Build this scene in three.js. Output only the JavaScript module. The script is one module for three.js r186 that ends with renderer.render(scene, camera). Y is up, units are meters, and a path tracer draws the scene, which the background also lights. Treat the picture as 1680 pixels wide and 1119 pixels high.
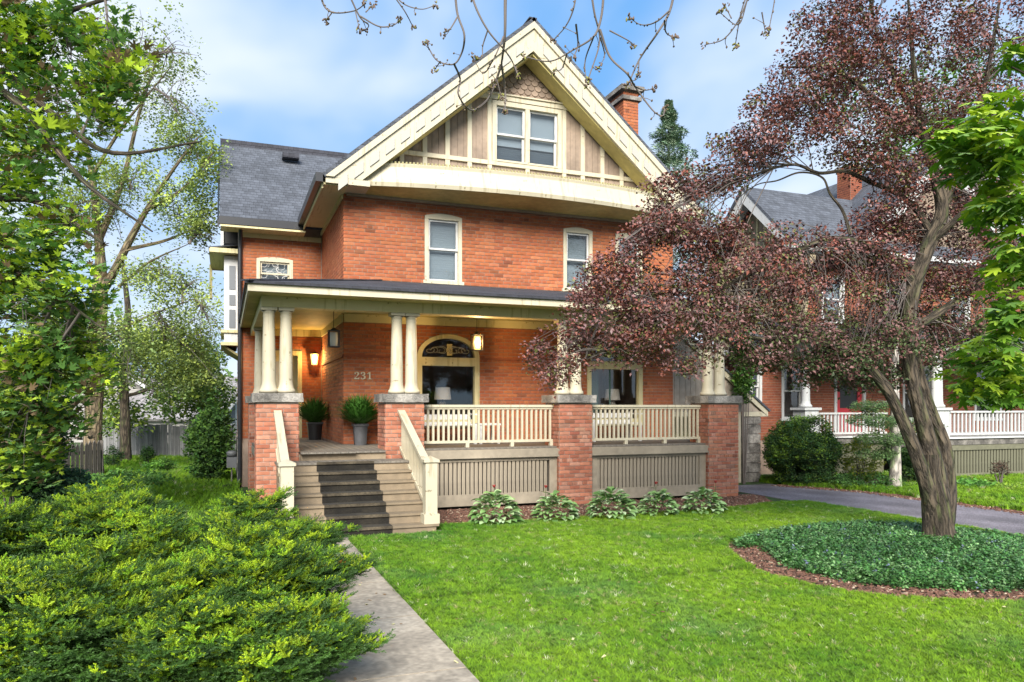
import * as THREE from 'three';
import { mergeGeometries, mergeVertices } from 'three/addons/utils/BufferGeometryUtils.js';
import { ImprovedNoise } from 'three/addons/math/ImprovedNoise.js';
import { FontLoader } from 'three/addons/loaders/FontLoader.js';
import { TextGeometry } from 'three/addons/geometries/TextGeometry.js';

// ---------------------------------------------------------------- camera, sky, sun, exposure
const scene = new THREE.Scene();
const renderer = new THREE.WebGLRenderer({ antialias: true });
renderer.setSize(1024, 682);
renderer.toneMapping = THREE.LinearToneMapping;
renderer.toneMappingExposure = 2.3;
renderer.shadowMap.enabled = true;
renderer.shadowMap.type = THREE.PCFSoftShadowMap;

const YAW = 20.8 * Math.PI / 180, FOC = 1240, CX = 840, HOR = 667, EYE = 2.0;
const camera = new THREE.PerspectiveCamera(2 * Math.atan(HOR / FOC) * 180 / Math.PI, 1680 / 1119, 0.1, 600);
camera.position.set(0, EYE, 0);
camera.lookAt(Math.sin(YAW), EYE, -Math.cos(YAW));
{ const fh = 2 * HOR, fw = fh * 1680 / 1119; camera.setViewOffset(fw, fh, (fw - 1680) / 2, 0, 1680, 1119); } // raised lens: verticals stay vertical
scene.add(camera);

const V = (x, y, z) => new THREE.Vector3(x, y, z);
// a point of the place seen at (px, py) in the photograph, t metres along the view axis
function at(px, py, t) {
  const u = (px - CX) / FOC, v = (HOR - py) / FOC, s = Math.sin(YAW), c = Math.cos(YAW);
  return V((s + u * c) * t, EYE + v * t, (-c + u * s) * t);
}
function seen(x, z, m = 0.06) {                        // is a ground point inside the view (with a margin)?
  const s = Math.sin(YAW), c = Math.cos(YAW), f = x * s - z * c, r = x * c + z * s;
  return f > 2.5 && Math.abs(r / f) < 0.68 + m;
}
function rng(seed) { let a = seed >>> 0; return () => { a = (a + 0x6d2b79f5) | 0; let t = Math.imul(a ^ (a >>> 15), 1 | a); t = (t + Math.imul(t ^ (t >>> 7), 61 | t)) ^ t; return ((t ^ (t >>> 14)) >>> 0) / 4294967296; }; }
const perlin = new ImprovedNoise();
const fbm = (x, y, z, o = 4) => { let s = 0, a = 0.5, f = 1; for (let i = 0; i < o; i++) { s += a * perlin.noise(x * f, y * f, z * f); a *= 0.5; f *= 2.03; } return s; };
const clamp = (x, a = 0, b = 1) => Math.min(b, Math.max(a, x));
const mix = (a, b, t) => a + (b - a) * t;
const smooth = (a, b, x) => { const t = clamp((x - a) / (b - a)); return t * t * (3 - 2 * t); };

{ // sky: blue air, a veil of high cloud, brighter and whiter towards the horizon
  const W = 1024, H = 512, d = new Float32Array(W * H * 4);
  for (let j = 0; j < H; j++) for (let i = 0; i < W; i++) {
    const el = ((j + 0.5) / H - 0.5) * Math.PI, az = ((i + 0.5) / W - 0.5) * 2 * Math.PI;
    const y = Math.sin(el), x = Math.cos(el) * Math.cos(az), z = Math.cos(el) * Math.sin(az);
    const h = Math.max(y, 0), k = 1 / (h + 0.22);
    const w = fbm(x * k * 0.8 + 3.1, z * k * 0.8, 7.7, 3) * 1.2;
    const n1 = fbm(x * k * 0.75 + w * 0.6 + 11.3, z * k * 0.75 + 4.2, 1.5, 6), n2 = fbm(x * k * 3.2 + w + 2.0, z * k * 1.6 - w, 9.1, 5);
    let cl = smooth(-0.42, 0.5, n1 * 1.2 + n2 * 0.42 + 0.02 + 0.22 * Math.exp(-h * 2.6));
    const hz = Math.exp(-h * 5.5);
    const blue = [mix(0.058, 0.46, hz), mix(0.27, 0.66, hz), mix(0.63, 0.84, hz)];
    const white = [0.70, 0.74, 0.79], SKY = 0.65;
    const o = (j * W + i) * 4;
    for (let q = 0; q < 3; q++) {
      let v = mix(blue[q], white[q], cl * 0.93);
      if (y < 0) v = mix(v, [0.16, 0.17, 0.13][q], smooth(0, -0.12, y));
      d[o + q] = v * SKY;
    }
    d[o + 3] = 1;
  }
  const sky = new THREE.DataTexture(d, W, H, THREE.RGBAFormat, THREE.FloatType);
  sky.mapping = THREE.EquirectangularReflectionMapping; sky.magFilter = THREE.LinearFilter; sky.minFilter = THREE.LinearFilter; sky.wrapS = THREE.RepeatWrapping; sky.needsUpdate = true;
  scene.background = sky; scene.environment = sky;
}
const sun = new THREE.DirectionalLight(new THREE.Color(1.0, 0.94, 0.86), 4.1);
sun.position.set(6.4 - 15, 27, -14 + 36); sun.target.position.set(6.4, 2, -14);
sun.castShadow = true; sun.shadow.radius = 60; sun.shadow.mapSize.set(2048, 2048);
Object.assign(sun.shadow.camera, { left: -30, right: 30, top: 30, bottom: -30, near: 1, far: 120 });
scene.add(sun, sun.target);

// ---------------------------------------------------------------- textures and materials
function texture(size, fn, { srgb = true, rep = [1, 1], w = size, h = size } = {}) {
  const a = new Uint8Array(w * h * 4);
  for (let j = 0; j < h; j++) for (let i = 0; i < w; i++) {
    const c = fn(i / w, j / h), o = (j * w + i) * 4;
    if (typeof c === 'number') a[o] = a[o + 1] = a[o + 2] = clamp(c) * 255; else for (let q = 0; q < 3; q++) a[o + q] = clamp(c[q]) * 255;
    a[o + 3] = 255;
  }
  const t = new THREE.DataTexture(a, w, h); t.wrapS = t.wrapT = THREE.RepeatWrapping; t.magFilter = THREE.LinearFilter; t.minFilter = THREE.LinearMipmapLinearFilter; t.generateMipmaps = true;
  if (srgb) t.colorSpace = THREE.SRGBColorSpace;
  t.repeat.set(...rep); t.needsUpdate = true; return t;
}
// value noise that tiles: n cells over the unit square
function tileNoise(seed, nx, ny = nx) {
  const r = rng(seed), g = Float32Array.from({ length: nx * ny }, () => r());
  return (u, v) => {
    const x = u * nx, y = v * ny, xi = Math.floor(x), yi = Math.floor(y), fx = x - xi, fy = y - yi, sx = fx * fx * (3 - 2 * fx), sy = fy * fy * (3 - 2 * fy);
    const G = (a, b) => g[(((b % ny) + ny) % ny) * nx + (((a % nx) + nx) % nx)];
    return mix(mix(G(xi, yi), G(xi + 1, yi), sx), mix(G(xi, yi + 1), G(xi + 1, yi + 1), sx), sy);
  };
}
function layered(seed, nx, ny = nx, o = 4) {
  const L = Array.from({ length: o }, (_, k) => tileNoise(seed + k * 17, nx << k, ny << k)), tot = 2 - Math.pow(0.5, o - 1);
  return (u, v) => { let s = 0, a = 1; for (const f of L) { s += a * f(u, v); a *= 0.5; } return s / tot; };
}
const T = {};
{ const a = layered(1, 4, 4, 6), b = layered(9, 24, 24, 3); T.wear = texture(512, (u, v) => 0.80 + 0.24 * (a(u, v) - 0.35) + 0.14 * (b(u, v) - 0.5), { rep: [0.5, 0.5] }); T.wearB = texture(512, (u, v) => 0.6 * a(u, v) + 0.4 * b(u, v), { srgb: false, rep: [0.5, 0.5] }); }
{ const a = layered(21, 3, 3, 6), b = layered(22, 64, 64, 2), c = layered(25, 6, 6, 4); T.concrete = texture(1024, (u, v) => { const s = smooth(0.52, 0.66, c(u, v)); const k = 0.70 + 0.36 * (a(u, v) - 0.5) + 0.20 * (b(u, v) - 0.5) - 0.06 * s; return [k, k * 0.985, k * 0.95]; }, { rep: [0.4, 0.4] }); T.concreteB = texture(512, (u, v) => 0.5 * a(u, v) + 0.5 * b(u, v), { srgb: false, rep: [0.8, 0.8] }); }
{ const a = layered(31, 4, 4, 5), b = tileNoise(32, 256), c = tileNoise(37, 128); T.asphalt = texture(1024, (u, v) => { const k = 0.66 + 0.32 * (a(u, v) - 0.5) + 0.38 * (b(u, v) - 0.5) + 0.16 * (c(u, v) - 0.5); return [k * 1.0, k * 0.98, k * 1.0]; }, { rep: [0.45, 0.45] }); T.asphaltB = texture(512, (u, v) => c(u * 2, v * 2), { srgb: false, rep: [1.2, 1.2] }); }
{ const a = layered(41, 10, 3, 5), b = layered(43, 30, 4, 3); const f = (u, v) => { const r = Math.abs(2 * a(u, v) - 1); return clamp(0.15 + 1.9 * Math.pow(r, 0.65) * 0.75 + 0.35 * (b(u, v) - 0.5)); }; T.barkB = texture(512, f, { srgb: false, rep: [1, 1] }); T.bark = texture(512, (u, v) => { const k = 0.42 + 0.55 * f(u, v), m = layeredMoss(u, v); return [k * mix(1, 0.9, m), k * mix(0.95, 1.0, m), k * mix(0.88, 0.72, m)]; }); function layeredMoss(u, v) { return smooth(0.5, 0.7, a(u * 1, v * 1 + 0.3)); } }
{ const r = rng(51), a = layered(52, 8, 8, 4), g = tileNoise(53, 256), tones = Array.from({ length: 16 * 40 }, () => r()); // roofing: 16 courses of tabs
  const cell = (u, v) => { const row = Math.floor(v * 16), x = u * 14 + (row % 2) * 0.5 + 0.17 * row, col = Math.floor(x); return [row, ((col % 14) + 14) % 14, x - col, v * 16 - row]; };
  T.roof = texture(1024, (u, v) => { const [row, col, fx, fy] = cell(u, v), n = tones[row * 20 + col]; let k = 0.64 + 0.12 * (n - 0.5) + 0.2 * (a(u, v) - 0.5) + 0.16 * (g(u, v) - 0.5); if (fy < 0.10) k *= 0.66; if (fx < 0.05) k *= 0.8; return [k * 0.98, k, k * 1.05]; }, { rep: [1 / 2.0, 1 / 1.75] });
  T.roofB = texture(1024, (u, v) => { const [row, col, fx, fy] = cell(u, v), n = tones[row * 20 + col]; return clamp((1 - fy) * 0.55 + 0.35 * n * (fy < 0.97 ? 1 : 0) - (fx < 0.05 ? 0.25 : 0) + 0.1 * g(u, v)); }, { srgb: false, rep: [1 / 2.0, 1 / 1.75] }); }
{ const a = layered(61, 40, 2, 4), b = layered(62, 5, 5, 4); T.grain = texture(512, (u, v) => 0.72 + 0.4 * (a(u, v) - 0.5) + 0.25 * (b(u, v) - 0.5), { rep: [1.2, 0.6] }); T.grainB = texture(512, (u, v) => a(u, v), { srgb: false, rep: [1.2, 0.6] }); }
{ const a = layered(71, 5, 5, 5), b = layered(72, 40, 40, 3); T.soil = texture(1024, (u, v) => { const n = a(u, v), m = b(u, v), k = 0.5 + 0.5 * (m - 0.5); return [k * mix(0.62, 1.0, n), k * mix(0.85, 1.05, n), k * 0.55]; }, { rep: [0.33, 0.33] }); }
{ const a = layered(81, 6, 6, 5), b = layered(82, 48, 48, 3); T.stone = texture(512, (u, v) => { const k = 0.68 + 0.6 * (a(u, v) - 0.5) + 0.3 * (b(u, v) - 0.5); return [k, k * 0.985, k * 0.96]; }, { rep: [1, 1] }); T.stoneB = texture(512, (u, v) => 0.65 * a(u, v) + 0.35 * b(u, v), { srgb: false, rep: [1.3, 1.3] }); }

{ const a = layered(91, 5, 5, 5), b = layered(92, 48, 3, 3), c = layered(93, 30, 30, 3); T.paint = texture(1024, (u, v) => { const st = smooth(0.50, 0.78, b(u, v)) * smooth(0.42, 0.62, a(u, v)), ch = smooth(0.74, 0.80, c(u, v)) * smooth(0.5, 0.66, a(u + 0.4, v)); const k = 0.93 + 0.10 * (a(u, v) - 0.5) - 0.13 * st - 0.22 * ch; return [k, k * (1 - 0.02 * st - 0.03 * ch), k * (1 - 0.06 * st - 0.09 * ch)]; }, { rep: [0.55, 0.55] }); }
const col = (r, g, b) => new THREE.Color().setRGB(r, g, b);
const std = (c, rough = 0.8, o = {}) => new THREE.MeshStandardMaterial({ color: col(...c), roughness: rough, metalness: 0, side: THREE.DoubleSide, ...o });
const phy = (c, rough = 0.8, o = {}) => new THREE.MeshPhysicalMaterial({ color: col(...c), roughness: rough, metalness: 0, side: THREE.DoubleSide, ...o });
const leafMat = (c = [1, 1, 1], rough = 1, tr = 0.35) => tr ? phy(c, 1, { transmission: tr, thickness: 0, specularIntensity: 0.4 }) : phy(c, rough, { specularIntensity: 0.7 });
const M = {
  mortar: std([0.36, 0.27, 0.21], 0.95, { map: T.wear, bumpMap: T.wearB, bumpScale: 0.004 }),
  mortarPale: std([0.50, 0.42, 0.36], 0.95, { map: T.wear, bumpMap: T.wearB, bumpScale: 0.004 }),
  brick: std([1, 1, 1], 0.88, { map: T.wear, bumpMap: T.wearB, bumpScale: 0.003 }),
  cream: std([0.55, 0.50, 0.365], 0.6, { map: T.paint, bumpMap: T.grainB, bumpScale: 0.0015 }),
  creamSoft: std([0.62, 0.55, 0.30], 0.6, { map: T.paint }),
  soffit: std([0.62, 0.53, 0.20], 0.65, { map: T.wear }),
  olive: std([0.30, 0.27, 0.13], 0.7),
  taupe: std([0.40, 0.34, 0.25], 0.65, { map: T.wear }),
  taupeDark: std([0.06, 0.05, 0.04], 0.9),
  siding: std([0.35, 0.265, 0.195], 0.7, { map: T.wear }),
  roof: std([0.205, 0.22, 0.24], 0.9, { map: T.roof, bumpMap: T.roofB, bumpScale: 0.02 }),
  roofDark: std([0.10, 0.10, 0.115], 0.9, { map: T.roof, bumpMap: T.roofB, bumpScale: 0.02 }),
  gutter: std([0.018, 0.019, 0.022], 0.35),
  stone: std([0.50, 0.485, 0.46], 0.9, { map: T.stone, bumpMap: T.stoneB, bumpScale: 0.02 }),
  stoneDark: std([0.36, 0.345, 0.325], 0.92, { map: T.stone, bumpMap: T.stoneB, bumpScale: 0.03 }),
  step: std([0.31, 0.24, 0.155], 0.75, { map: T.wear }),
  deck: std([0.30, 0.265, 0.215], 0.75, { map: T.grain }),
  runner: std([0.030, 0.026, 0.018], 0.98, { map: T.stone, bumpMap: T.concreteB, bumpScale: 0.006 }),
  runnerWorn: std([0.060, 0.052, 0.036], 0.98, { map: T.stone }),
  glass: phy([1, 1, 1], 0.02, { transmission: 1, thickness: 0, ior: 1.5, specularIntensity: 1 }),
  blind: std([0.20, 0.255, 0.285], 0.6),
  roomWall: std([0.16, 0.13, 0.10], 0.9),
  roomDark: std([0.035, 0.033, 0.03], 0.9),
  black: std([0.012, 0.012, 0.013], 0.4),
  lead: std([0.05, 0.05, 0.05], 0.5),
  concrete: std([0.70, 0.625, 0.525], 0.9, { map: T.concrete, bumpMap: T.concreteB, bumpScale: 0.004 }),
  asphalt: std([0.42, 0.395, 0.42], 0.9, { map: T.asphalt, bumpMap: T.asphaltB, bumpScale: 0.006 }),
  soil: std([0.15, 0.27, 0.06], 1, { map: T.soil }),
  mulch: std([0.095, 0.055, 0.04], 1, { map: T.soil }),
  chip: std([1, 1, 1], 0.95),
  bark: std([0.112, 0.098, 0.078], 0.95, { map: T.bark, bumpMap: T.barkB, bumpScale: 0.035 }),
  barkPale: std([0.25, 0.215, 0.155], 0.95, { map: T.bark, bumpMap: T.barkB, bumpScale: 0.03 }),
  twig: std([0.115, 0.098, 0.088], 0.9),
  wood: std([0.27, 0.255, 0.235], 0.92, { map: T.grain, bumpMap: T.grainB, bumpScale: 0.004 }),
  whiteDull: std([0.56, 0.57, 0.56], 0.55, { map: T.paint }),
  white: std([0.78, 0.78, 0.76], 0.5, { map: T.wear }),
  whiteShade: std([0.74, 0.75, 0.73], 0.6, { map: T.wear }),
  garageSiding: std([0.50, 0.42, 0.335], 0.7, { map: T.wear }),
  cottage: std([0.50, 0.48, 0.45], 0.7, { map: T.wear }),
  pot: std([0.085, 0.088, 0.095], 0.6, { map: T.wear }),
  red: std([0.42, 0.025, 0.035], 0.45),
  grass: leafMat([1, 1, 1], 1, 0.3),
  leaf: leafMat([1, 1, 1], 0.45, 0.34),
  plum: leafMat([1, 1, 1], 0.5, 0),
  needle: leafMat([1, 1, 1], 0.6, 0),
};

// ---------------------------------------------------------------- builders
const used = new Map(), origins = new WeakMap();
function numbered(n) { const k = used.get(n) ?? 0; used.set(n, k + 1); return k ? `${n}_${String(k).padStart(3, '0')}` : n; }
const originOf = (p) => (p && origins.get(p)) || V(0, 0, 0);
function adopt(o, parent) { o.castShadow = o.receiveShadow = true; if (parent) { parent.add(o); origins.set(o, originOf(parent)); } else { scene.add(o); origins.set(o, o.position.clone()); } return o; }
function tag(o, label, category, group, kind) { if (label) o.userData.label = label; if (category) o.userData.category = category; if (group) o.userData.group = group; if (kind) o.userData.kind = kind; return o; }
function thing(name, label, category, pos, group) { const o = new THREE.Group(); o.name = numbered(name); o.position.copy(pos); scene.add(o); origins.set(o, pos.clone()); return tag(o, label, category, group); }
function copyOf(src, label, pos, turn = 0, scale = 1) { const c = src.clone(); c.name = numbered(src.name.replace(/_\d{3}$/, '')); scene.add(c); c.position.copy(pos); c.rotation.y = turn; if (scale.isVector3) c.scale.copy(scale); else c.scale.setScalar(scale); c.userData = { ...src.userData, label: label ?? src.userData.label }; return c; }

const BOX = new THREE.BoxGeometry(1, 1, 1).toNonIndexed();
class MB {                                              // collects shapes, builds one mesh
  constructor() { this.p = []; this.n = []; this.u = []; }
  geo(g, m, keepUV = false) {
    if (g.index) g = g.toNonIndexed(); else g = g.clone();
    if (m) g.applyMatrix4(m);
    if (!g.attributes.normal) g.computeVertexNormals();
    const P = g.attributes.position.array, N = g.attributes.normal.array, U = keepUV && g.attributes.uv ? g.attributes.uv.array : null;
    for (let i = 0; i < P.length; i += 3) {
      this.p.push(P[i], P[i + 1], P[i + 2]); this.n.push(N[i], N[i + 1], N[i + 2]);
      if (U) this.u.push(U[i / 3 * 2], U[i / 3 * 2 + 1]);
      else { const t = i - (i % 9), ax = Math.abs(N[t]), ay = Math.abs(N[t + 1]), az = Math.abs(N[t + 2]); if (ay >= ax && ay >= az) this.u.push(P[i], P[i + 2]); else if (ax > az) this.u.push(P[i + 2], P[i + 1]); else this.u.push(P[i], P[i + 1]); }
    }
    return this;
  }
  box(x0, x1, y0, y1, z0, z1) { return this.geo(BOX, new THREE.Matrix4().compose(V((x0 + x1) / 2, (y0 + y1) / 2, (z0 + z1) / 2), new THREE.Quaternion(), V(Math.abs(x1 - x0), Math.abs(y1 - y0), Math.abs(z1 - z0)))); }
  bar(a, b, w, h, up = V(0, 1, 0)) {                    // a box from a to b, w wide and h tall
    const d = b.clone().sub(a), L = d.length(), z = d.normalize(), x = V().crossVectors(up, z).normalize(), y = V().crossVectors(z, x);
    const m = new THREE.Matrix4().makeBasis(x, y, z).setPosition(a.clone().add(b).multiplyScalar(0.5)); m.scale(V(w, h, L)); return this.geo(BOX, m);
  }
  prism(pts, z0, z1, holes = []) {                      // polygon in x,y extruded from z0 (back) to z1
    const s = new THREE.Shape(pts.map(([x, y]) => new THREE.Vector2(x, y))); s.holes.push(...holes);
    return this.geo(new THREE.ExtrudeGeometry(s, { depth: z1 - z0, bevelEnabled: false, curveSegments: 20 }), new THREE.Matrix4().makeTranslation(0, 0, z0));
  }
  flat(pts, y, thick = 0.01) {                          // polygon in x,z as a sheet with its top at y
    const s = new THREE.Shape(pts.map(([x, z]) => new THREE.Vector2(x, -z)));
    return this.geo(new THREE.ExtrudeGeometry(s, { depth: thick, bevelEnabled: false }), new THREE.Matrix4().makeRotationX(-Math.PI / 2).setPosition(0, y - thick, 0));
  }
  slab(pts, thick) {                                    // a planar polygon of points given thickness downwards along its normal
    const n = V().crossVectors(pts[1].clone().sub(pts[0]), pts[2].clone().sub(pts[0])).normalize(); if (n.y < 0) n.negate();
    const lo = pts.map((p) => p.clone().addScaledVector(n, -thick)), a = [];
    const tri = (p, q, r) => a.push(...p.toArray(), ...q.toArray(), ...r.toArray());
    for (let i = 1; i < pts.length - 1; i++) { tri(pts[0], pts[i], pts[i + 1]); tri(lo[0], lo[i + 1], lo[i]); }
    for (let i = 0; i < pts.length; i++) { const j = (i + 1) % pts.length; tri(pts[i], lo[i], pts[j]); tri(pts[j], lo[i], lo[j]); }
    const g = new THREE.BufferGeometry(); g.setAttribute('position', new THREE.Float32BufferAttribute(a, 3)); g.computeVertexNormals();
    // make the outside face outward
    return this.geo(g);
  }
  lathe(profile, x, y, z, seg = 20) { return this.geo(new THREE.LatheGeometry(profile.map(([r, h]) => new THREE.Vector2(r, h)), seg), new THREE.Matrix4().makeTranslation(x, y, z)); }
  tube(pts, radii, seg = 7, wobble = 0, seed = 1) { return this.geo(tubeGeo(pts, radii, seg, wobble, seed), null, true); }
  build(name, mat, parent) {
    const g = new THREE.BufferGeometry(), o = originOf(parent);
    g.setAttribute('position', new THREE.Float32BufferAttribute(this.p, 3)); g.setAttribute('normal', new THREE.Float32BufferAttribute(this.n, 3)); g.setAttribute('uv', new THREE.Float32BufferAttribute(this.u, 2));
    if (parent) g.translate(-o.x, -o.y, -o.z);
    const m = new THREE.Mesh(g, mat); m.name = parent ? name : numbered(name); return adopt(m, parent);
  }
}
function piece(name, geo, mat, parent, pos, rot, scale) {   // one piece that shares its geometry with others
  const m = new THREE.Mesh(geo, mat); m.name = name; m.position.copy(pos).sub(originOf(parent)); if (rot) m.rotation.set(...rot); if (scale) m.scale.set(...scale);
  m.castShadow = m.receiveShadow = true; parent.add(m); return m;
}
function smoothPath(pts, n) { const c = new THREE.CatmullRomCurve3(pts, false, 'centripetal'); return c.getPoints(n); }
function tubeGeo(pts, radii, seg = 7, wobble = 0, seed = 1) {
  const R = (i) => { const f = i / (pts.length - 1) * (radii.length - 1), k = Math.min(Math.floor(f), radii.length - 2); return mix(radii[k], radii[k + 1], f - k); };
  const P = [], N = [], U = [], I = []; let nx = V(1, 0, 0.2), len = 0;
  for (let i = 0; i < pts.length; i++) {
    const d = (pts[Math.min(i + 1, pts.length - 1)].clone().sub(pts[Math.max(i - 1, 0)])).normalize();
    nx = nx.clone().addScaledVector(d, -nx.dot(d)); if (nx.lengthSq() < 1e-4) nx = V(0, 0, 1).addScaledVector(d, -d.z); nx.normalize(); const ny = V().crossVectors(d, nx);
    if (i) len += pts[i].distanceTo(pts[i - 1]);
    for (let s = 0; s <= seg; s++) {
      const a = s / seg * Math.PI * 2, c = Math.cos(a), q = Math.sin(a), v = nx.clone().multiplyScalar(c).addScaledVector(ny, q);
      const r = R(i) * (1 + (wobble ? wobble * (perlin.noise(c * 1.6 + seed, q * 1.6, len * 1.3 + seed) + 0.6 * perlin.noise(c * 3.5, q * 3.5 + seed, len * 1.1)) : 0)) * (seg > 20 ? 1 + 0.07 * (0.35 - Math.abs(perlin.noise(c * 5.5 + len * 0.5, q * 5.5 + seed, len * 1.6)) * 1.6) + 0.035 * perlin.noise(c * 14, q * 14, len * 7 + seed) : 1);
      P.push(pts[i].x + v.x * r, pts[i].y + v.y * r, pts[i].z + v.z * r); N.push(v.x, v.y, v.z); U.push(s / seg * Math.max(1, Math.round(R(0) * 8)), len * 1.1);
    }
  }
  for (let i = 0; i < pts.length - 1; i++) for (let s = 0; s < seg; s++) { const a = i * (seg + 1) + s, b = a + seg + 1; I.push(a, a + 1, b, a + 1, b + 1, b); }
  const g = new THREE.BufferGeometry(); g.setAttribute('position', new THREE.Float32BufferAttribute(P, 3)); g.setAttribute('normal', new THREE.Float32BufferAttribute(N, 3)); g.setAttribute('uv', new THREE.Float32BufferAttribute(U, 2)); g.setIndex(I);
  if (wobble) g.computeVertexNormals();
  return g;
}
class Copies {                                          // many small pieces of one geometry
  constructor() { this.m = []; this.c = []; }
  add(m, c) { this.m.push(m); this.c.push(c); }
  put(p, e, s, c) { const q = new THREE.Quaternion().setFromEuler(e); this.m.push(new THREE.Matrix4().compose(p, q, s.isVector3 ? s : V(s, s, s))); this.c.push(c); }
  build(name, geo, mat, parent, kind = 'stuff') {
    const im = new THREE.InstancedMesh(geo, mat, this.m.length), o = originOf(parent), sh = new THREE.Matrix4().makeTranslation(-o.x, -o.y, -o.z), t = new THREE.Matrix4();
    for (let i = 0; i < this.m.length; i++) { im.setMatrixAt(i, parent ? t.multiplyMatrices(sh, this.m[i]) : this.m[i]); if (this.c[i]) im.setColorAt(i, this.c[i]); }
    im.name = parent ? name : numbered(name); if (kind) im.userData.kind = kind; return adopt(im, parent);
  }
}

// ---------------------------------------------------------------- brickwork
const PITCH = 0.078, BL = 0.225, MORT = 0.011;
const brickTones = {
  wall: [[0.44, 0.125, 0.048], [0.50, 0.165, 0.065], [0.38, 0.10, 0.042], [0.55, 0.22, 0.11], [0.30, 0.085, 0.045], [0.47, 0.145, 0.056], [0.42, 0.11, 0.04]],
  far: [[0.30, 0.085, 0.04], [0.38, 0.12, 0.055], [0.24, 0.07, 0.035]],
  pier: [[0.50, 0.20, 0.13], [0.54, 0.26, 0.18], [0.46, 0.165, 0.10], [0.60, 0.34, 0.25], [0.38, 0.12, 0.08], [0.52, 0.22, 0.14]],
};
function brickColor(r, kind, x, y) {
  const t = brickTones[kind][Math.floor(r() * brickTones[kind].length)], k = 0.92 + 0.18 * r() + 0.30 * fbm(x * 0.7, y * 0.9, 3.3, 3), dark = r() < 0.03 ? 0.62 : 1;
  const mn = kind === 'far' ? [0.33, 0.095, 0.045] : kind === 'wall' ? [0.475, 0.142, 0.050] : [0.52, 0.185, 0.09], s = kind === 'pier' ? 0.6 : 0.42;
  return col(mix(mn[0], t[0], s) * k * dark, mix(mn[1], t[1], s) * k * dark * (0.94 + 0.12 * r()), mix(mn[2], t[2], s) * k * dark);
}
// bricks on a vertical face. axis 'x': face looks towards +z at z = f; axis 'z': face looks towards -x (out = -1) or +x (out = 1) at x = f
function layBricks(sink, { axis = 'x', f, out = 1, a0, a1, y0, y1, holes = [], kind = 'wall', seed = 1, proud = 0.009, top = null }) {
  const r = rng(seed), rows = Math.floor((y1 - y0 + 0.004) / PITCH), depth = 0.03;
  for (let j = 0; j < rows; j++) {
    const yc = y0 + (j + 0.5) * PITCH, header = j % 6 === 5, L = header ? BL / 2 : BL;
    let spans = [[a0, top ? Math.min(a1, top(yc)) : a1]];
    for (const h of holes) {
      if (yc < h.y0 - 0.02 || yc > h.y1 + 0.02) continue;
      let c = (h.x0 + h.x1) / 2, w = (h.x1 - h.x0) / 2;
      if (h.spring && yc > h.spring) { const q = (yc - h.spring) / (h.y1 - h.spring); w *= Math.sqrt(Math.max(0, 1 - q * q)); }
      spans = spans.flatMap(([p, q]) => { const s = []; if (c - w > p) s.push([p, Math.min(q, c - w)]); if (c + w < q) s.push([Math.max(p, c + w), q]); return s.length ? s.filter(([m, n]) => n - m > 0.02) : (c - w >= q || c + w <= p ? [[p, q]] : []); });
    }
    const off = (j % 2) * BL / 2 * (header ? 0.5 : 1);
    for (const [p, q] of spans) {
      let k = Math.floor((p - a0 - off) / L);
      for (;; k++) {
        const s = Math.max(p, a0 + off + k * L), e = Math.min(q, a0 + off + (k + 1) * L);
        if (s >= q) break; if (e - s < 0.03) continue;
        const len = e - s - MORT, c = (s + e) / 2, pr = proud + (r() - 0.5) * 0.005, h = PITCH - MORT - r() * 0.003;
        const pos = axis === 'x' ? V(c, yc, f + out * (pr - depth / 2)) : V(f + out * (pr - depth / 2), yc, c);
        sink(pos, axis === 'x' ? [len, h, depth] : [depth, h, len], brickColor(r, kind, c, yc), r() * 0.012 - 0.006);
      }
    }
  }
}
const brickGeo = new THREE.BoxGeometry(1, 1, 1);
const intoCopies = (cp) => (p, s, c, tilt) => cp.put(p, new THREE.Euler(0, 0, tilt * 0.6), V(...s), c);

// ---------------------------------------------------------------- the ground, walk, drive and beds
tag(new MB().flat([[-60, 12], [70, 12], [70, -14], [40, -120], [-60, -120]].reverse(), 0, 0.05).build('ground', M.soil), null, null, null, 'structure').userData.label = 'level garden ground under the lawns';
const X0 = 0.38, XA = 2.35, XB = 10.45, PF = -13.83, Z1 = -16.2, Z2 = -20.0;
{
  const walk = new MB().box(0.46, 1.68, 0.001, 0.012, -11.42, 6).build('walkway', M.mortar); tag(walk, 'straight concrete front walk from the steps to the street', null, null, 'structure');
  const r = rng(5); let z = -11.42;
  while (z < 5) { const L = 1.45 + r() * 0.1, g = new MB(); g.box(0.45, 1.70, 0.004, 0.034 + r() * 0.008, z + 0.008, z + L - 0.008); g.build('slab', M.concrete, walk); z += L; }
}
const driveL = (z) => 11.24 + 0.10 * fbm(z * 0.6, 1, 2, 3), driveR = (z) => 14.02 + 0.16 * fbm(z * 0.5, 5, 2, 3) - (z < -13 ? smooth(-13, -15.6, z) * 0.9 : 0);
{
  const a = [], b = []; for (let z = 4; z >= -16.1; z -= 0.3) { a.push([driveL(z), z]); b.push([driveR(z), z]); }
  tag(new MB().flat([...a, ...b.reverse()], 0.012, 0.012).build('driveway', M.asphalt), 'worn grey asphalt driveway beside the house', null, null, 'structure');
}
const bedPts = [[6.36, -8.45], [6.0, -7.5], [6.03, -6.85], [6.25, -6.15], [6.9, -5.62], [7.6, -5.25], [9.0, -4.85], [11.0, -5.0], [11.12, -7.9], [10.9, -8.9], [10.2, -9.6], [9.0, -9.85], [7.7, -9.55], [6.8, -9.1]];
const bedCurve = new THREE.CatmullRomCurve3(bedPts.map(([x, z]) => V(x, 0, z)), true).getPoints(70).map((p) => [p.x, p.z]);
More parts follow.
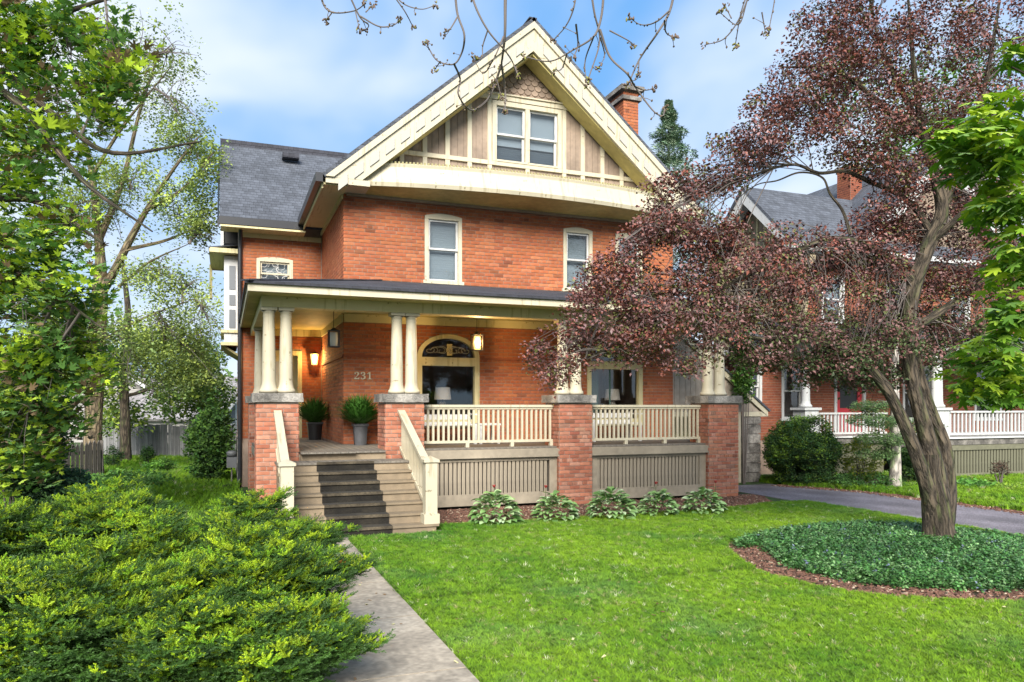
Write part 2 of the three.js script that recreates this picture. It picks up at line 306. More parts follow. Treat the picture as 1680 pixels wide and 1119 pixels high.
const inside = (poly, x, z) => { let k = false; for (let i = 0, j = poly.length - 1; i < poly.length; j = i++) { const [xi, zi] = poly[i], [xj, zj] = poly[j]; if ((zi > z) !== (zj > z) && x < (xj - xi) * (z - zi) / (zj - zi) + xi) k = !k; } return k; };
function edgeDist(poly, x, z) { let m = 1e9; for (let i = 0, j = poly.length - 1; i < poly.length; j = i++) { const [ax, az] = poly[j], [bx, bz] = poly[i], dx = bx - ax, dz = bz - az, t = clamp(((x - ax) * dx + (z - az) * dz) / (dx * dx + dz * dz + 1e-9)); m = Math.min(m, Math.hypot(x - ax - t * dx, z - az - t * dz)); } return m; }
const frontBed = [[3.2, -12.05], [4.2, -11.98], [6, -11.9], [8, -11.95], [9.6, -12.15], [10.6, -12.7], [11.1, -13.6], [11.1, -14.3], [0.3, -14.3], [3.2, -13.6]];
tag(new MB().flat(bedCurve, 0.012, 0.012).build('tree_bed', M.mulch), 'round bark mulch bed under the purple tree', null, null, 'structure');
tag(new MB().flat(frontBed, 0.010, 0.010).build('front_bed', M.mulch), 'bark mulch bed along the porch base', null, null, 'structure');
{ // bark chips
  const cp = new Copies(), r = rng(77), g = new THREE.BoxGeometry(1, 1, 1);
  const chip = (x, z) => { const k = 0.4 + r() * 1.0, pale = r() < 0.06; cp.put(V(x, 0.012 + r() * 0.012, z), new THREE.Euler((r() - 0.5) * 0.9, r() * 6.3, (r() - 0.5) * 0.9), V(0.018 + r() * 0.045, 0.006 + r() * 0.008, 0.010 + r() * 0.016), pale ? col(0.40, 0.31, 0.22) : col(0.15 * k, 0.075 * k, 0.05 * k)); };
  for (let i = 0; i < 26000; i++) { const x = 5.9 + r() * 5.3, z = -9.9 + r() * 5.2; if (inside(bedCurve, x, z) && edgeDist(bedCurve, x, z) < 0.55) chip(x, z); }
  for (let i = 0; i < 20000; i++) { const x = 2.9 + r() * 8.2, z = -14 + r() * 2.15; if (inside(frontBed, x, z)) chip(x, z); }
  for (let i = 0; i < 5200; i++) { const z = -15.5 + r() * 9, x = driveR(z) + 0.05 + (r() + r() + r() - 1.5) * 0.32; chip(x, z); }
  tag(cp.build('bark_chips', g, M.chip), 'brown bark chips covering the planting beds', 'mulch', null, 'stuff');
}
function tuft(n, h, spread, seed, wid = 0.0048) {
  const r = rng(seed), P = [], N = [], I = [];
  for (let i = 0; i < n; i++) {
    const a = r() * 6.28, x = (r() - 0.5) * spread, z = (r() - 0.5) * spread, H = h * (0.55 + 0.7 * r()), l = 0.25 + r() * 0.9, w = wid * (0.7 + 0.7 * r()), dx = Math.cos(a), dz = Math.sin(a), b = P.length / 3;
    const mx = x + dx * l * H * 0.3, mz = z + dz * l * H * 0.3, ex = x + dx * l * H, ez = z + dz * l * H;
    P.push(x - dz * w, 0, z + dx * w, x + dz * w, 0, z - dx * w, mx - dz * w * 0.8, H * 0.6, mz + dx * w * 0.8, mx + dz * w * 0.8, H * 0.6, mz - dx * w * 0.8, ex, H * 0.95, ez);
    I.push(b, b + 1, b + 2, b + 1, b + 3, b + 2, b + 2, b + 3, b + 4);
  }
  const g = new THREE.BufferGeometry(); g.setAttribute('position', new THREE.Float32BufferAttribute(P, 3)); g.setIndex(I); g.computeVertexNormals(); return g;
}
{ // fallen bits on the lawn and the walk
  const cp = new Copies(), r = rng(404); for (let i = 0; i < 420; i++) { const x = 0.6 + r() * 10, z = -12 + r() * 8; if (!seen(x, z) || inside(bedCurve, x, z)) continue; cp.put(V(x, x < 1.7 ? 0.047 : 0.045 + r() * 0.02, z), new THREE.Euler((r() - 0.5) * 0.7, r() * 6.3, (r() - 0.5) * 0.7), V(0.016 + r() * 0.024, 0.003, 0.010 + r() * 0.012), r() < 0.5 ? col(0.24, 0.15, 0.07) : r() < 0.6 ? col(0.45, 0.42, 0.22) : col(0.16, 0.06, 0.05)); }
  tag(cp.build('leaf_litter', new THREE.BoxGeometry(1, 1, 1), M.chip), 'small dry leaves and seeds scattered over the lawn and the walk', 'leaf litter', null, 'stuff');
}
{
  const front = new Copies(), left = new Copies(), right = new Copies(), r = rng(101), tint = (x, z) => {
    const n = fbm(x * 0.5, z * 0.55, 4.4, 4), m = fbm(x * 3.1, z * 3.1, 1.1, 3), t = clamp(0.55 + n * 0.95 + m * 0.6 + (r() - 0.5) * 0.4), k = 0.80 + 0.5 * r();
    return r() < 0.03 ? col(0.34, 0.34, 0.13) : r() < 0.012 ? col(0.55, 0.58, 0.36) : col(mix(0.065, 0.20, t) * k, mix(0.185, 0.34, t) * k, mix(0.008, 0.014, t) * k + 0.02 * smooth(0.08, 0.3, fbm(x * 0.9 + 7, z * 0.9, 8.2, 4)));
  };
  const drop = (cp, x, z, h, s) => cp.put(V(x, 0, z), new THREE.Euler((r() - 0.5) * 0.2, r() * 6.28, (r() - 0.5) * 0.2), V(s, s * h, s), tint(x, z));
  for (let i = 0; i < 210000; i++) {
    const x = 1.72 + r() * 10, z = -12.4 + r() * 9.6;
    if (z > -8 && r() < 0.0) continue;
    if (!seen(x, z) || x > driveL(z) - 0.03 || (inside(frontBed, x, z) && edgeDist(frontBed, x, z) > 0.04) || (inside(bedCurve, x, z) && edgeDist(bedCurve, x, z) > 0.0) || (z < -11.35 && x < 3.25)) continue;
    const near = z > -7.5 ? 0.85 : 1.15; drop(front, x, z, 0.8 + 0.5 * r(), near * (0.85 + 0.4 * r()));
  }
  for (let i = 0; i < 42000; i++) { const x = -9 + r() * 9.45, z = -32 + r() * 27; if (!seen(x, z) || (x > 0.3 && z < -13.5) || (x > -0.6 && z < -13 && r() < 0.65)) continue; drop(left, x, z, 1.0 + r(), 1.5 + r() * 0.8); }
  for (let i = 0; i < 34000; i++) { const x = 13.2 + r() * 14, z = -17 + r() * 12; if (!seen(x, z) || x < driveR(z) + 0.08 * r()) continue; drop(right, x, z, 1.0 + 0.5 * r(), 1.4 + r() * 0.6); }
  const g = tuft(15, 0.052, 0.055, 3);
  tag(front.build('grass', g, M.grass), 'mown bright green front lawn right of the concrete walk', 'grass', null, 'stuff');
  tag(left.build('grass', g, M.grass), 'rougher green grass in the side yard left of the house', 'grass', null, 'stuff');
  tag(right.build('grass', g, M.grass), 'green grass strip between the driveway and the neighbouring porch', 'grass', null, 'stuff');
}

// ---------------------------------------------------------------- windows
const archPath = (x0, x1, y0, spring, top) => { const s = new THREE.Path(), c = (x0 + x1) / 2; s.moveTo(x0, y0); s.lineTo(x1, y0); s.lineTo(x1, spring); s.absellipse(c, spring, (x1 - x0) / 2, top - spring, 0, Math.PI, false); s.lineTo(x0, y0); return s; };
const rectPath = (x0, x1, y0, y1) => { const s = new THREE.Path(); s.moveTo(x0, y0); s.lineTo(x1, y0); s.lineTo(x1, y1); s.lineTo(x0, y1); s.lineTo(x0, y0); return s; };
function roomBox(x0, x1, y0, y1, z0, z1) { return new MB().box(x0, x1, y0, y1, z0 - 0.05, z0).box(x0 - 0.05, x0, y0, y1, z0, z1).box(x1, x1 + 0.05, y0, y1, z0, z1).box(x0, x1, y0 - 0.05, y0, z0, z1).box(x0, x1, y1, y1 + 0.05, z0, z1); }
function sashParts(w, x0, x1, y0, y1, z, frameMat, s = 0.042) {
  new MB().box(x0, x0 + s, y0, y1, z - 0.04, z).box(x1 - s, x1, y0, y1, z - 0.04, z).box(x0 + s, x1 - s, y0, y0 + s, z - 0.04, z).box(x0 + s, x1 - s, y1 - s, y1, z - 0.04, z).build('sash', frameMat, w);
  new MB().box(x0 + s * 0.8, x1 - s * 0.8, y0 + s * 0.8, y1 - s * 0.8, z - 0.022, z - 0.018).build('pane', M.glass, w);
}
// a sash window on a wall that looks towards +z at z; frame, sill, two sashes, panes, blind and the room behind
function sashWindow(parent, x0, x1, y0, y1, z, { frame = M.cream, sash = frame, jamb = 0.085, blind = 1, arch = 0.06, deep = 0.5, sashLow = sash } = {}) {
  const m = new MB();
  m.box(x0, x0 + jamb, y0, y1, z - 0.10, z + 0.025).box(x1 - jamb, x1, y0, y1, z - 0.10, z + 0.025);
  const top = [[x0, y1 - 0.07], [x1, y1 - 0.07], [x1, y1]]; for (let k = 1; k < 12; k++) top.push([mix(x1, x0, k / 12), y1 + arch * 4 * (k / 12) * (1 - k / 12)]); top.push([x0, y1]);
  m.prism(top, z - 0.10, z + 0.028);
  const w = m.build('window', frame, parent), ix0 = x0 + jamb + 0.002, ix1 = x1 - jamb - 0.002, mid = (y0 + y1 - 0.07) / 2 + 0.03;
  new MB().box(x0 - 0.04, x1 + 0.04, y0 - 0.075, y0 - 0.002, z - 0.09, z + 0.06).build('sill', frame, w);
  sashParts(w, ix0, ix1, mid - 0.02, y1 - 0.072, z - 0.02, sash); sashParts(w, ix0, ix1, y0 + 0.002, mid + 0.02, z - 0.063, sashLow);
  if (blind) { const b = new MB(), r = rng(Math.round(x0 * 100)); const yb = mix(y1, y0, blind); for (let y = y1 - 0.08; y > yb; y -= 0.05) b.bar(V(ix0, y, z - 0.17), V(ix1, y, z - 0.17), 0.004, 0.052, V(0, 1, 0.45 + 0.1 * r())); b.build('blind', M.blind, w); }
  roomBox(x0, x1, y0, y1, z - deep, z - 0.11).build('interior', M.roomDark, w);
  return w;
}

// ---------------------------------------------------------------- the brick house
const house = thing('brick_house', 'tall red brick house with cream gable and a deep front porch', 'house', V(6.4, 0, Z1));
{
  const H = house;
  const w1 = [4.10, 4.95, 4.78, 6.20], w2 = [7.44, 8.20, 4.78, 6.18], w3 = [8.82, 9.56, 4.78, 6.16];
  const A1 = { x0: 3.93, x1: 5.36, y0: 1.62, y1: 3.60, spring: 3.10 }, A2 = { x0: 8.06, x1: 9.57, y0: 1.62, y1: 3.60, spring: 3.10 };
  const holes = [w1, w2, w3].map(([x0, x1, y0, y1]) => ({ x0, x1, y0, y1 })).concat([A1, A2]);
  // walls
  const front = new MB().prism([[XA, 0.0], [XB, 0.0], [XB, 6.56], [XA, 6.56]], Z1 - 0.28, Z1, holes.map((h) => (h.spring ? archPath(h.x0, h.x1, h.y0, h.spring, h.y1) : rectPath(h.x0, h.x1, h.y0, h.y1)))).build('wall', M.mortar, H);
  let cp = new Copies(); layBricks(intoCopies(cp), { f: Z1, a0: XA - 0.008, a1: XB, y0: 1.2, y1: 6.52, holes, seed: 11 }); cp.build('brickwork', brickGeo, M.brick, front);
  const side = new MB().box(XA, XA + 0.28, 0, 6.56, Z2 + 0.001, Z1 - 0.281).build('wall', M.mortar, H);
  cp = new Copies(); layBricks(intoCopies(cp), { axis: 'z', f: XA, out: -1, a0: Z2, a1: Z1, y0: 1.2, y1: 6.52, seed: 12 }); cp.build('brickwork', brickGeo, M.brick, side);
  const wwin = [0.74, 1.62, 5.0, 5.72], wh = [{ x0: 0.74, x1: 1.62, y0: 5.0, y1: 5.72 }, { x0: 0.86, x1: 1.84, y0: 1.2, y1: 3.42 }];
  const wing = new MB().prism([[X0, 0.0], [XA - 0.002, 0.0], [XA - 0.002, 6.56], [X0, 6.56]], Z2 - 0.28, Z2, wh.map((h) => rectPath(h.x0, h.x1, h.y0, h.y1))).build('wall', M.mortar, H);
  cp = new Copies(); layBricks(intoCopies(cp), { f: Z2, a0: X0 - 0.008, a1: XA - 0.03, y0: 1.2, y1: 6.40, holes: wh, seed: 13 }); cp.build('brickwork', brickGeo, M.brick, wing);
  const wl = new MB(); wl.geo(new THREE.ExtrudeGeometry(new THREE.Shape([[20.281, 0], [25.6, 0], [25.6, 6.4], [22.7, 9.0], [20.281, 6.6]].map(([a, b]) => new THREE.Vector2(a, b))), { depth: 0.28, bevelEnabled: false }), new THREE.Matrix4().makeRotationY(Math.PI / 2).setPosition(X0, 0, 0));
  const wls = wl.build('wall', M.mortar, H); cp = new Copies(); layBricks(intoCopies(cp), { axis: 'z', f: X0, out: -1, a0: -25.6, a1: -20, y0: 1.2, y1: 6.4, seed: 14 }); cp.build('brickwork', brickGeo, M.brick, wls);
  new MB().box(X0 + 0.28, 12, 0, 6.5, -25.6, -25.35).build('wall', M.mortar, H); new MB().box(XB - 0.28, XB, 0, 6.55, -25.34, Z1 - 0.281).build('wall', M.mortar, H);
  // stone footing
  const ft = new MB().box(X0 - 0.06, X0 - 0.001, 0, 1.18, -25.6, Z2 + 0.06).box(X0 - 0.06, 0.9, 0, 1.1, Z2 + 0.001, Z2 + 0.06).build('foundation', M.mortar, H);
  { const r = rng(8); for (let j = 0; j < 4; j++) { let z = Z2 + 0.06; while (z > -25.4) { const L = 0.3 + r() * 0.4; new MB().box(X0 - 0.075 - r() * 0.02, X0 - 0.03, 0.02 + j * 0.29, 0.29 + j * 0.29, z - L + 0.015, z).build('stone', M.stone, ft); z -= L; } } }
  // belt course and lintel ledges
  { const bm = std([0.33, 0.10, 0.05], 0.9, { map: T.wear }); new MB().box(XA - 0.03, 3.88, 3.05, 3.10, Z1 + 0.012, Z1 + 0.035).box(XA - 0.035, XA - 0.012, 3.05, 3.10, Z2 + 0.04, Z1 + 0.035).build('belt_course', bm, H); new MB().box(5.42, 8.0, 3.05, 3.10, Z1 + 0.012, Z1 + 0.035).build('belt_course', bm, H); }
  // upper windows
  sashWindow(H, ...w1, Z1, { sash: M.whiteShade }); sashWindow(H, ...w2, Z1, { sash: M.whiteShade }); sashWindow(H, ...w3, Z1, { sash: M.whiteShade, blind: 0.55 });
  { // small leaded window of the wing
    const [x0, x1, y0, y1] = wwin, w = sashWindow(H, x0, x1, y0, y1, Z2, { blind: 1, arch: 0.05 }), g = new MB(), r = rng(4);
    for (let k = 0; k < 26; k++) { const cx = mix(x0 + 0.12, x1 - 0.12, r()), cy = mix(y0 + 0.06, y1 - 0.12, r()), a = r() * 6.3, p = []; for (let q = 0; q <= 6; q++) p.push(V(clamp(cx + Math.cos(a + q * 0.5) * 0.09, x0 + 0.1, x1 - 0.1), clamp(cy + Math.sin(a + q * 0.5) * 0.07, y0 + 0.05, y1 - 0.1), Z2 - 0.03)); g.tube(p, [0.006, 0.006], 4); }
    g.build('leading', M.whiteShade, w);
  }
  // big arched ground floor windows
  for (const [A, lampSide] of [[A1, 0], [A2, 1]]) {
    const m = new MB(), j = 0.11, s = new THREE.Shape(); s.moveTo(A.x0, A.y0); s.lineTo(A.x1, A.y0); s.lineTo(A.x1, A.spring); s.absellipse((A.x0 + A.x1) / 2, A.spring, (A.x1 - A.x0) / 2, A.y1 - A.spring, 0, Math.PI, false); s.lineTo(A.x0, A.y0);
    s.holes.push(archPath(A.x0 + j, A.x1 - j, 3.09, A.spring + 0.02, A.y1 - 0.09), rectPath(A.x0 + j, A.x1 - j, A.y0 + 0.09, 2.90));
    m.geo(new THREE.ExtrudeGeometry(s, { depth: 0.13, bevelEnabled: false, curveSegments: 24 }), new THREE.Matrix4().makeTranslation(0, 0, Z1 - 0.10));
    const w = m.build('window', M.creamSoft, H), a0 = A.x0 + j, a1 = A.x1 - j, c = (a0 + a1) / 2;
    new MB().box(A.x0 - 0.05, A.x1 + 0.05, A.y0 - 0.08, A.y0 - 0.001, Z1 - 0.09, Z1 + 0.07).build('sill', M.creamSoft, w);
    new MB().box(a0 + 0.001, a1 - 0.001, A.y0 + 0.091, 2.899, Z1 - 0.06, Z1 - 0.055).build('pane', M.glass, w);
    const tr = new THREE.Shape(); tr.moveTo(a0, 3.091); tr.lineTo(a1, 3.091); tr.lineTo(a1, 3.12); tr.absellipse(c, 3.12, (a1 - a0) / 2, A.y1 - 0.09 - 3.12, 0, Math.PI, false);
    new MB().geo(new THREE.ExtrudeGeometry(tr, { depth: 0.005, bevelEnabled: false, curveSegments: 24 }), new THREE.Matrix4().makeTranslation(0, 0, Z1 - 0.06)).build('pane', M.glass, w);
    const g = new MB();
    for (const sg of [-1, 1]) for (const [rx, ry, ph, ct] of [[0.20, 0.10, 0, 0.20], [0.14, 0.10, 1.2, 0.14], [0.12, 0.07, 2.4, 0.42], [0.09, 0.08, 0.5, 0.30]]) { const p = []; for (let q = 0; q <= 14; q++) { const an = ph + q * 0.42, k = 1 - q / 22; p.push(V(c + sg * (ct + Math.cos(an) * rx * k), 3.24 + Math.sin(an) * ry * k, Z1 - 0.048)); } g.tube(p, [0.008, 0.006], 4); }
    g.build('leading', std([0.45, 0.40, 0.28], 0.5), w);
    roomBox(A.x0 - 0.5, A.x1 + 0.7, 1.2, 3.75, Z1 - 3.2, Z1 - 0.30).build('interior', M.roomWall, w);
    if (lampSide) new MB().box(a0 + 0.52, a0 + 0.56, 1.72, 2.9, Z1 - 0.075, Z1 - 0.05).box(a0 + 0.03, a0 + 0.50, 1.75, 2.9, Z1 - 0.6, Z1 - 0.58).build('curtain', std([0.05, 0.10, 0.085], 0.9), w);
  }
  // front door of the wing
  { const d = new MB().box(0.86, 0.96, 1.2, 3.42, Z2 - 0.12, Z2 + 0.03).box(1.74, 1.84, 1.2, 3.42, Z2 - 0.12, Z2 + 0.03).box(0.96, 1.74, 3.30, 3.42, Z2 - 0.12, Z2 + 0.03).box(0.961, 1.739, 1.2, 3.299, Z2 - 0.10, Z2 - 0.05).build('front_door', M.creamSoft, H);
    new MB().box(1.08, 1.62, 2.2, 3.15, Z2 - 0.049, Z2 - 0.043).build('pane', M.glass, d); new MB().geo(new THREE.SphereGeometry(0.035, 12, 8), new THREE.Matrix4().makeTranslation(1.03, 2.15, Z2 - 0.02)).build('handle', std([0.4, 0.3, 0.1], 0.3, { metalness: 1 }), d); }
  // gable
  const GX = 6.40, GA = 10.53, EY = 6.62, SL = 0.865, ZG = -15.5, GW = -16.08, HW = (GA - EY) / SL;
  const roofY = (x) => GA - SL * Math.abs(x - GX);
  const inner = (x) => roofY(x) - 0.64;                 // lower edge of the rake boards
  const gab = new MB().prism([[GX - 4.0, 6.45], [GX + 4.0, 6.45], [GX + 4.0, inner(GX + 4) + 0.25], [GX, inner(GX) + 0.25], [GX - 4.0, inner(GX - 4) + 0.25]], GW - 0.12, GW - 0.02, [rectPath(5.62, 7.33, 7.53, 8.90)]).build('gable_wall', M.siding, H);
  { const m = new MB(), r = rng(6); for (let x = GX - 3.9; x < GX + 3.9; x += 0.145) { const top = Math.min(inner(x + 0.07) + 0.08, 8.96), x1 = x + 0.135; if (top < 7.2) continue; for (const [a, b] of x1 > 5.62 && x < 7.33 ? [[7.0, 7.50], [8.90, top]] : [[7.0, top]]) if (b > a) m.box(x, x1, a, b, GW - 0.02, GW - 0.008 + r() * 0.004); } m.build('siding_boards', M.siding, gab).userData.kind = 'stuff'; }
  { const sh = new THREE.Shape(); sh.moveTo(-0.075, 0.10); sh.lineTo(-0.075, 0.0); sh.absarc(0, 0, 0.075, Math.PI, 2 * Math.PI, false); sh.lineTo(0.075, 0.10); const g = new THREE.ExtrudeGeometry(sh, { depth: 0.03, bevelEnabled: false, curveSegments: 5 }), c2 = new Copies(), r = rng(3);
    for (let j = 0; j < 12; j++) for (let k = -8; k <= 8; k++) { const x = GX + (k + (j % 2) * 0.5) * 0.175, y = 9.10 + j * 0.115; if (y + 0.06 > inner(x) + 0.10) continue; const t = 0.65 + 0.6 * r(); c2.put(V(x, y, GW - 0.02), new THREE.Euler(-0.22, 0, 0), V(1.1, 1.25, 1), col(0.40 * t, 0.30 * t, 0.225 * t)); }
    c2.build('scalloped_shingles', g, M.brick, gab); }
  for (const x of [3.05, 3.56, 4.07, 4.58, 5.09, 5.56, 7.40, 7.88, 8.40, 8.92, 9.44, 9.90]) { const top = Math.min(inner(x) + 0.1, 8.93); if (top > 7.1) new MB().box(x - 0.05, x + 0.05, 7.0, top, GW - 0.006, GW + 0.035).build('stud', M.cream, gab); }
  for (const x of [6.48]) new MB().box(x - 0.05, x + 0.05, 7.0, 7.44, GW - 0.006, GW + 0.035).build('stud', M.cream, gab);
  new MB().box(GX - 3.6, GX + 3.6, 7.44, 7.53, GW - 0.005, GW + 0.045).build('rail', M.cream, gab);
  new MB().box(GX - 1.16, GX + 1.2, 8.92, 9.03, GW - 0.005, GW + 0.055).box(GX - 1.16, GX + 1.2, 9.03, 9.06, GW - 0.005, GW + 0.09).build('lintel', M.cream, gab);
  { // twin sash window in the gable
    const x0 = 5.62, x1 = 7.33, y0 = 7.53, y1 = 8.90, z = GW, j = 0.10, mid = (x0 + x1) / 2;
    const w = new MB().box(x0, x0 + j, y0, y1, z - 0.1, z + 0.05).box(x1 - j, x1, y0, y1, z - 0.1, z + 0.05).box(x0 + j, x1 - j, y1 - 0.10, y1, z - 0.1, z + 0.05).box(x0 + j, x1 - j, y0, y0 + 0.04, z - 0.1, z + 0.06).box(mid - 0.05, mid + 0.05, y0 + 0.04, y1 - 0.1, z - 0.1, z + 0.045).build('window', M.cream, H);
    for (const [a, b] of [[x0 + j + 0.002, mid - 0.052], [mid + 0.052, x1 - j - 0.002]]) {
      sashParts(w, a, b, (y0 + y1) / 2 - 0.06, y1 - 0.102, z - 0.02, M.whiteShade); sashParts(w, a, b, y0 + 0.042, (y0 + y1) / 2 - 0.02, z - 0.063, M.whiteShade);
      const bl = new MB(); for (let y = y1 - 0.12; y > y0 + 0.42; y -= 0.05) bl.bar(V(a, y, z - 0.15), V(b, y, z - 0.15), 0.004, 0.05, V(0, 1, 0.35)); bl.build('blind', std([0.19, 0.245, 0.285], 0.6), w);
      const b2 = new MB(); for (let y = y0 + 0.42; y > y0 + 0.03; y -= 0.05) b2.bar(V(a, y, z - 0.2), V(b, y, z - 0.2), 0.004, 0.05, V(0, 1, 0.7)); b2.build('blind', std([0.075, 0.105, 0.13], 0.6), w);
    }
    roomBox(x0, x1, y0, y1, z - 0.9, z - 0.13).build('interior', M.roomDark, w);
  }
  // bowed cornice under the gable
  { const m = [], N = 36, bow = (x) => 0.55 * Math.max(0, 1 - ((x - GX) / 4.0) ** 2), xs = (k) => mix(GX - 3.72, GX + 3.95, k / N);
    const prof = (x) => { const b = bow(x); return [V(x, 6.50, Z1 + 0.02), V(x, 6.56, ZG - 0.22 + b), V(x, 6.64, ZG - 0.19 + b), V(x, 6.72, ZG - 0.24 + b), V(x, 7.0, ZG - 0.33 + b), V(x, 7.06, ZG - 0.31 + b), V(x, 7.09, ZG - 0.36 + b), V(x, 7.22, GW + 0.01)]; };
    const strip = (i0, i1) => { const a = []; for (let k = 0; k < N; k++) { const p = prof(xs(k)), q = prof(xs(k + 1)); for (let i = i0; i < i1; i++) a.push(...p[i].toArray(), ...q[i].toArray(), ...p[i + 1].toArray(), ...p[i + 1].toArray(), ...q[i].toArray(), ...q[i + 1].toArray()); } for (const k of [0, N]) { const p = prof(xs(k)); for (let i = 1; i < p.length - 1; i++) a.push(...p[0].toArray(), ...p[i].toArray(), ...p[i + 1].toArray()); } const g = new THREE.BufferGeometry(); g.setAttribute('position', new THREE.Float32BufferAttribute(a, 3)); g.computeVertexNormals(); return g; };
    const c = new MB().geo(strip(1, 7)).build('cornice', M.cream, H); new MB().geo(strip(0, 1)).build('cornice_soffit', M.soffit, c);
    const d = new MB(); for (let k = 0; k < 100; k++) { const x = mix(GX - 3.6, GX + 3.85, k / 99), z = ZG - 0.335 + bow(x); d.box(x - 0.018, x + 0.018, 7.062, 7.115, z - 0.03, z + 0.012); } d.build('dentils', M.olive, c).userData.kind = 'stuff'; }
  new MB().box(XA - 0.02, XB, 6.50, 6.62, Z1 + 0.012, Z1 + 0.05).build('frieze', M.creamSoft, H);
  // rake boards with raised panels
  { const bx = HW - 0.74; for (const s of [-1, 1]) {
      const rk = new MB().prism([[GX + s * HW, EY], [GX, GA], [GX, GA - 0.64], [GX + s * bx, EY]], ZG - 0.07, ZG).build('rake_board', M.cream, H);
      new MB().prism([[GX + s * HW, EY + 0.002], [GX, GA - 0.001], [GX, GA - 0.15], [GX + s * (HW - 0.17), EY + 0.002]], ZG + 0.001, ZG + 0.045).build('moulding', M.cream, rk);
      const under = new MB().prism([[GX + s * (bx + 0.02), EY + 0.03], [GX, GA - 0.66], [GX, GA - 0.70], [GX + s * (bx - 0.02), EY + 0.03]], GW + 0.05, ZG - 0.071); under.build('rake_soffit', M.soffit, rk);
      const n = 13; const pm = std([0.36, 0.35, 0.31], 0.6); for (let k = 0; k < n; k++) { const f = (k + 0.5) / n * 0.94, x = GX + s * HW * (1 - f) * 0.98 - s * 0.10, y = roofY(x) - 0.385, ax = s * 0.095; new MB().prism([[x - ax, y + 0.10 + SL * 0.095], [x + ax, y + 0.10 - SL * 0.095], [x + ax, y - 0.10 - SL * 0.095], [x - ax, y - 0.10 + SL * 0.095]], ZG + 0.001, ZG + 0.026).build('panel', pm, rk); }
    } }
  new MB().box(GX - HW + 0.012, GX - HW + 0.90, 6.503, 6.617, ZG - 0.62, ZG - 0.004).build('eave_return', M.cream, H); new MB().box(GX + HW - 0.90, GX + HW - 0.012, 6.503, 6.617, ZG - 0.62, ZG - 0.004).build('eave_return', M.cream, H);
  // roofs
  { const zb = -25.4, rf = (pts, mt, nm) => new MB().slab(pts.map((p) => V(...p)), 0.09).build(nm, mt, H), o = 0.03;
    for (const s of [-1, 1]) rf([[GX, GA + 0.10, ZG + o], [GX + s * (HW + 0.06), EY + 0.05, ZG + o], [GX + s * (HW + 0.06), EY + 0.05, zb], [GX, GA + 0.10, zb]], M.roof, 'roof');
    rf([[-0.12, 9.36, -22.7], [-0.12, 6.55, -19.42], [4.6, 6.55, -19.42], [4.6, 9.36, -22.7]], M.roof, 'roof'); rf([[-0.12, 9.362, -22.7], [4.6, 9.362, -22.7], [4.6, 6.55, -26.0], [-0.12, 6.55, -26.0]], M.roof, 'roof');
    new MB().bar(V(GX, GA + 0.10, ZG - 0.02), V(GX, GA + 0.10, zb), 0.18, 0.03).bar(V(-0.12, 9.38, -22.7), V(4.6, 9.38, -22.7), 0.05, 0.26).build('ridge_cap', M.roofDark, H);
    new MB().box(1.5, 1.95, 8.95, 9.08, -22.2, -21.9).build('roof_vent', M.roofDark, H);
    // eaves: gutters, fascia and soffits
    new MB().box(-0.14, GX - HW - 0.06, 6.39, 6.57, -19.53, -19.40).bar(V(GX - HW - 0.12, 6.585, ZG + 0.05), V(GX - HW - 0.12, 6.585, -19.46), 0.14, 0.18).build('gutter', M.gutter, H);
    new MB().box(-0.10, GX - HW, 6.33, 6.375, Z2 + 0.01, -19.41).box(GX - HW - 0.04, XA - 0.01, 6.48, 6.52, -19.41, ZG - 0.08).box(GX - HW - 0.06, GX - HW - 0.03, 6.40, 6.55, -19.41, ZG - 0.08).build('soffit', M.creamSoft, H);
    new MB().box(X0 - 0.01, XA - 0.03, 6.22, 6.34, Z2 + 0.013, Z2 + 0.05).box(XA - 0.05, XA - 0.013, 6.40, 6.49, Z2 + 0.05, Z1).build('frieze', M.creamSoft, H);
    new MB().slab([V(-0.13, 9.30, -22.7), V(-0.13, 6.48, -19.42), V(-0.13, 6.30, -19.42), V(-0.13, 9.0, -22.7)], 0.04).build('bargeboard', M.gutter, H); }
  // chimney
  { const c = new MB().box(9.78, 10.22, 6, 10.30, -18.5, -17.5).build('chimney', M.mortar, H), cc = new Copies(); layBricks(intoCopies(cc), { f: -17.5, a0: 9.772, a1: 10.22, y0: 7, y1: 10.28, seed: 31, kind: 'wall' }); layBricks(intoCopies(cc), { axis: 'z', f: 9.78, out: -1, a0: -18.5, a1: -17.5, y0: 7, y1: 10.28, seed: 32, kind: 'wall' }); cc.build('brickwork', brickGeo, M.brick, c);
    new MB().box(9.71, 10.29, 10.06, 10.16, -18.57, -17.43).box(9.66, 10.34, 10.30, 10.42, -18.62, -17.38).build('chimney_cap', M.stoneDark, c); }
  // oriel bay on the far side wall
  { const b = new MB().box(-0.02, X0 - 0.08, 3.62, 5.80, -22.5, -20.35).build('bay', M.whiteShade, H);
    for (const [y0, y1] of [[4.95, 5.55], [4.55, 4.82], [3.98, 4.45]]) { new MB().box(0.10, 0.25, y0, y1, -20.351, -20.335).build('pane', std([0.16, 0.17, 0.18], 0.2), b); }
    new MB().box(-0.10, X0 - 0.08, 3.86, 3.93, -22.55, -20.30).box(-0.10, X0 - 0.08, 3.54, 3.62, -22.55, -20.28).build('moulding', M.creamSoft, b);
    new MB().slab([V(0.0, 3.54, -20.4), V(0.38, 3.30, -20.5), V(0.38, 3.30, -22.4), V(0.0, 3.54, -22.5)], 0.05).build('bay_base', M.olive, b);
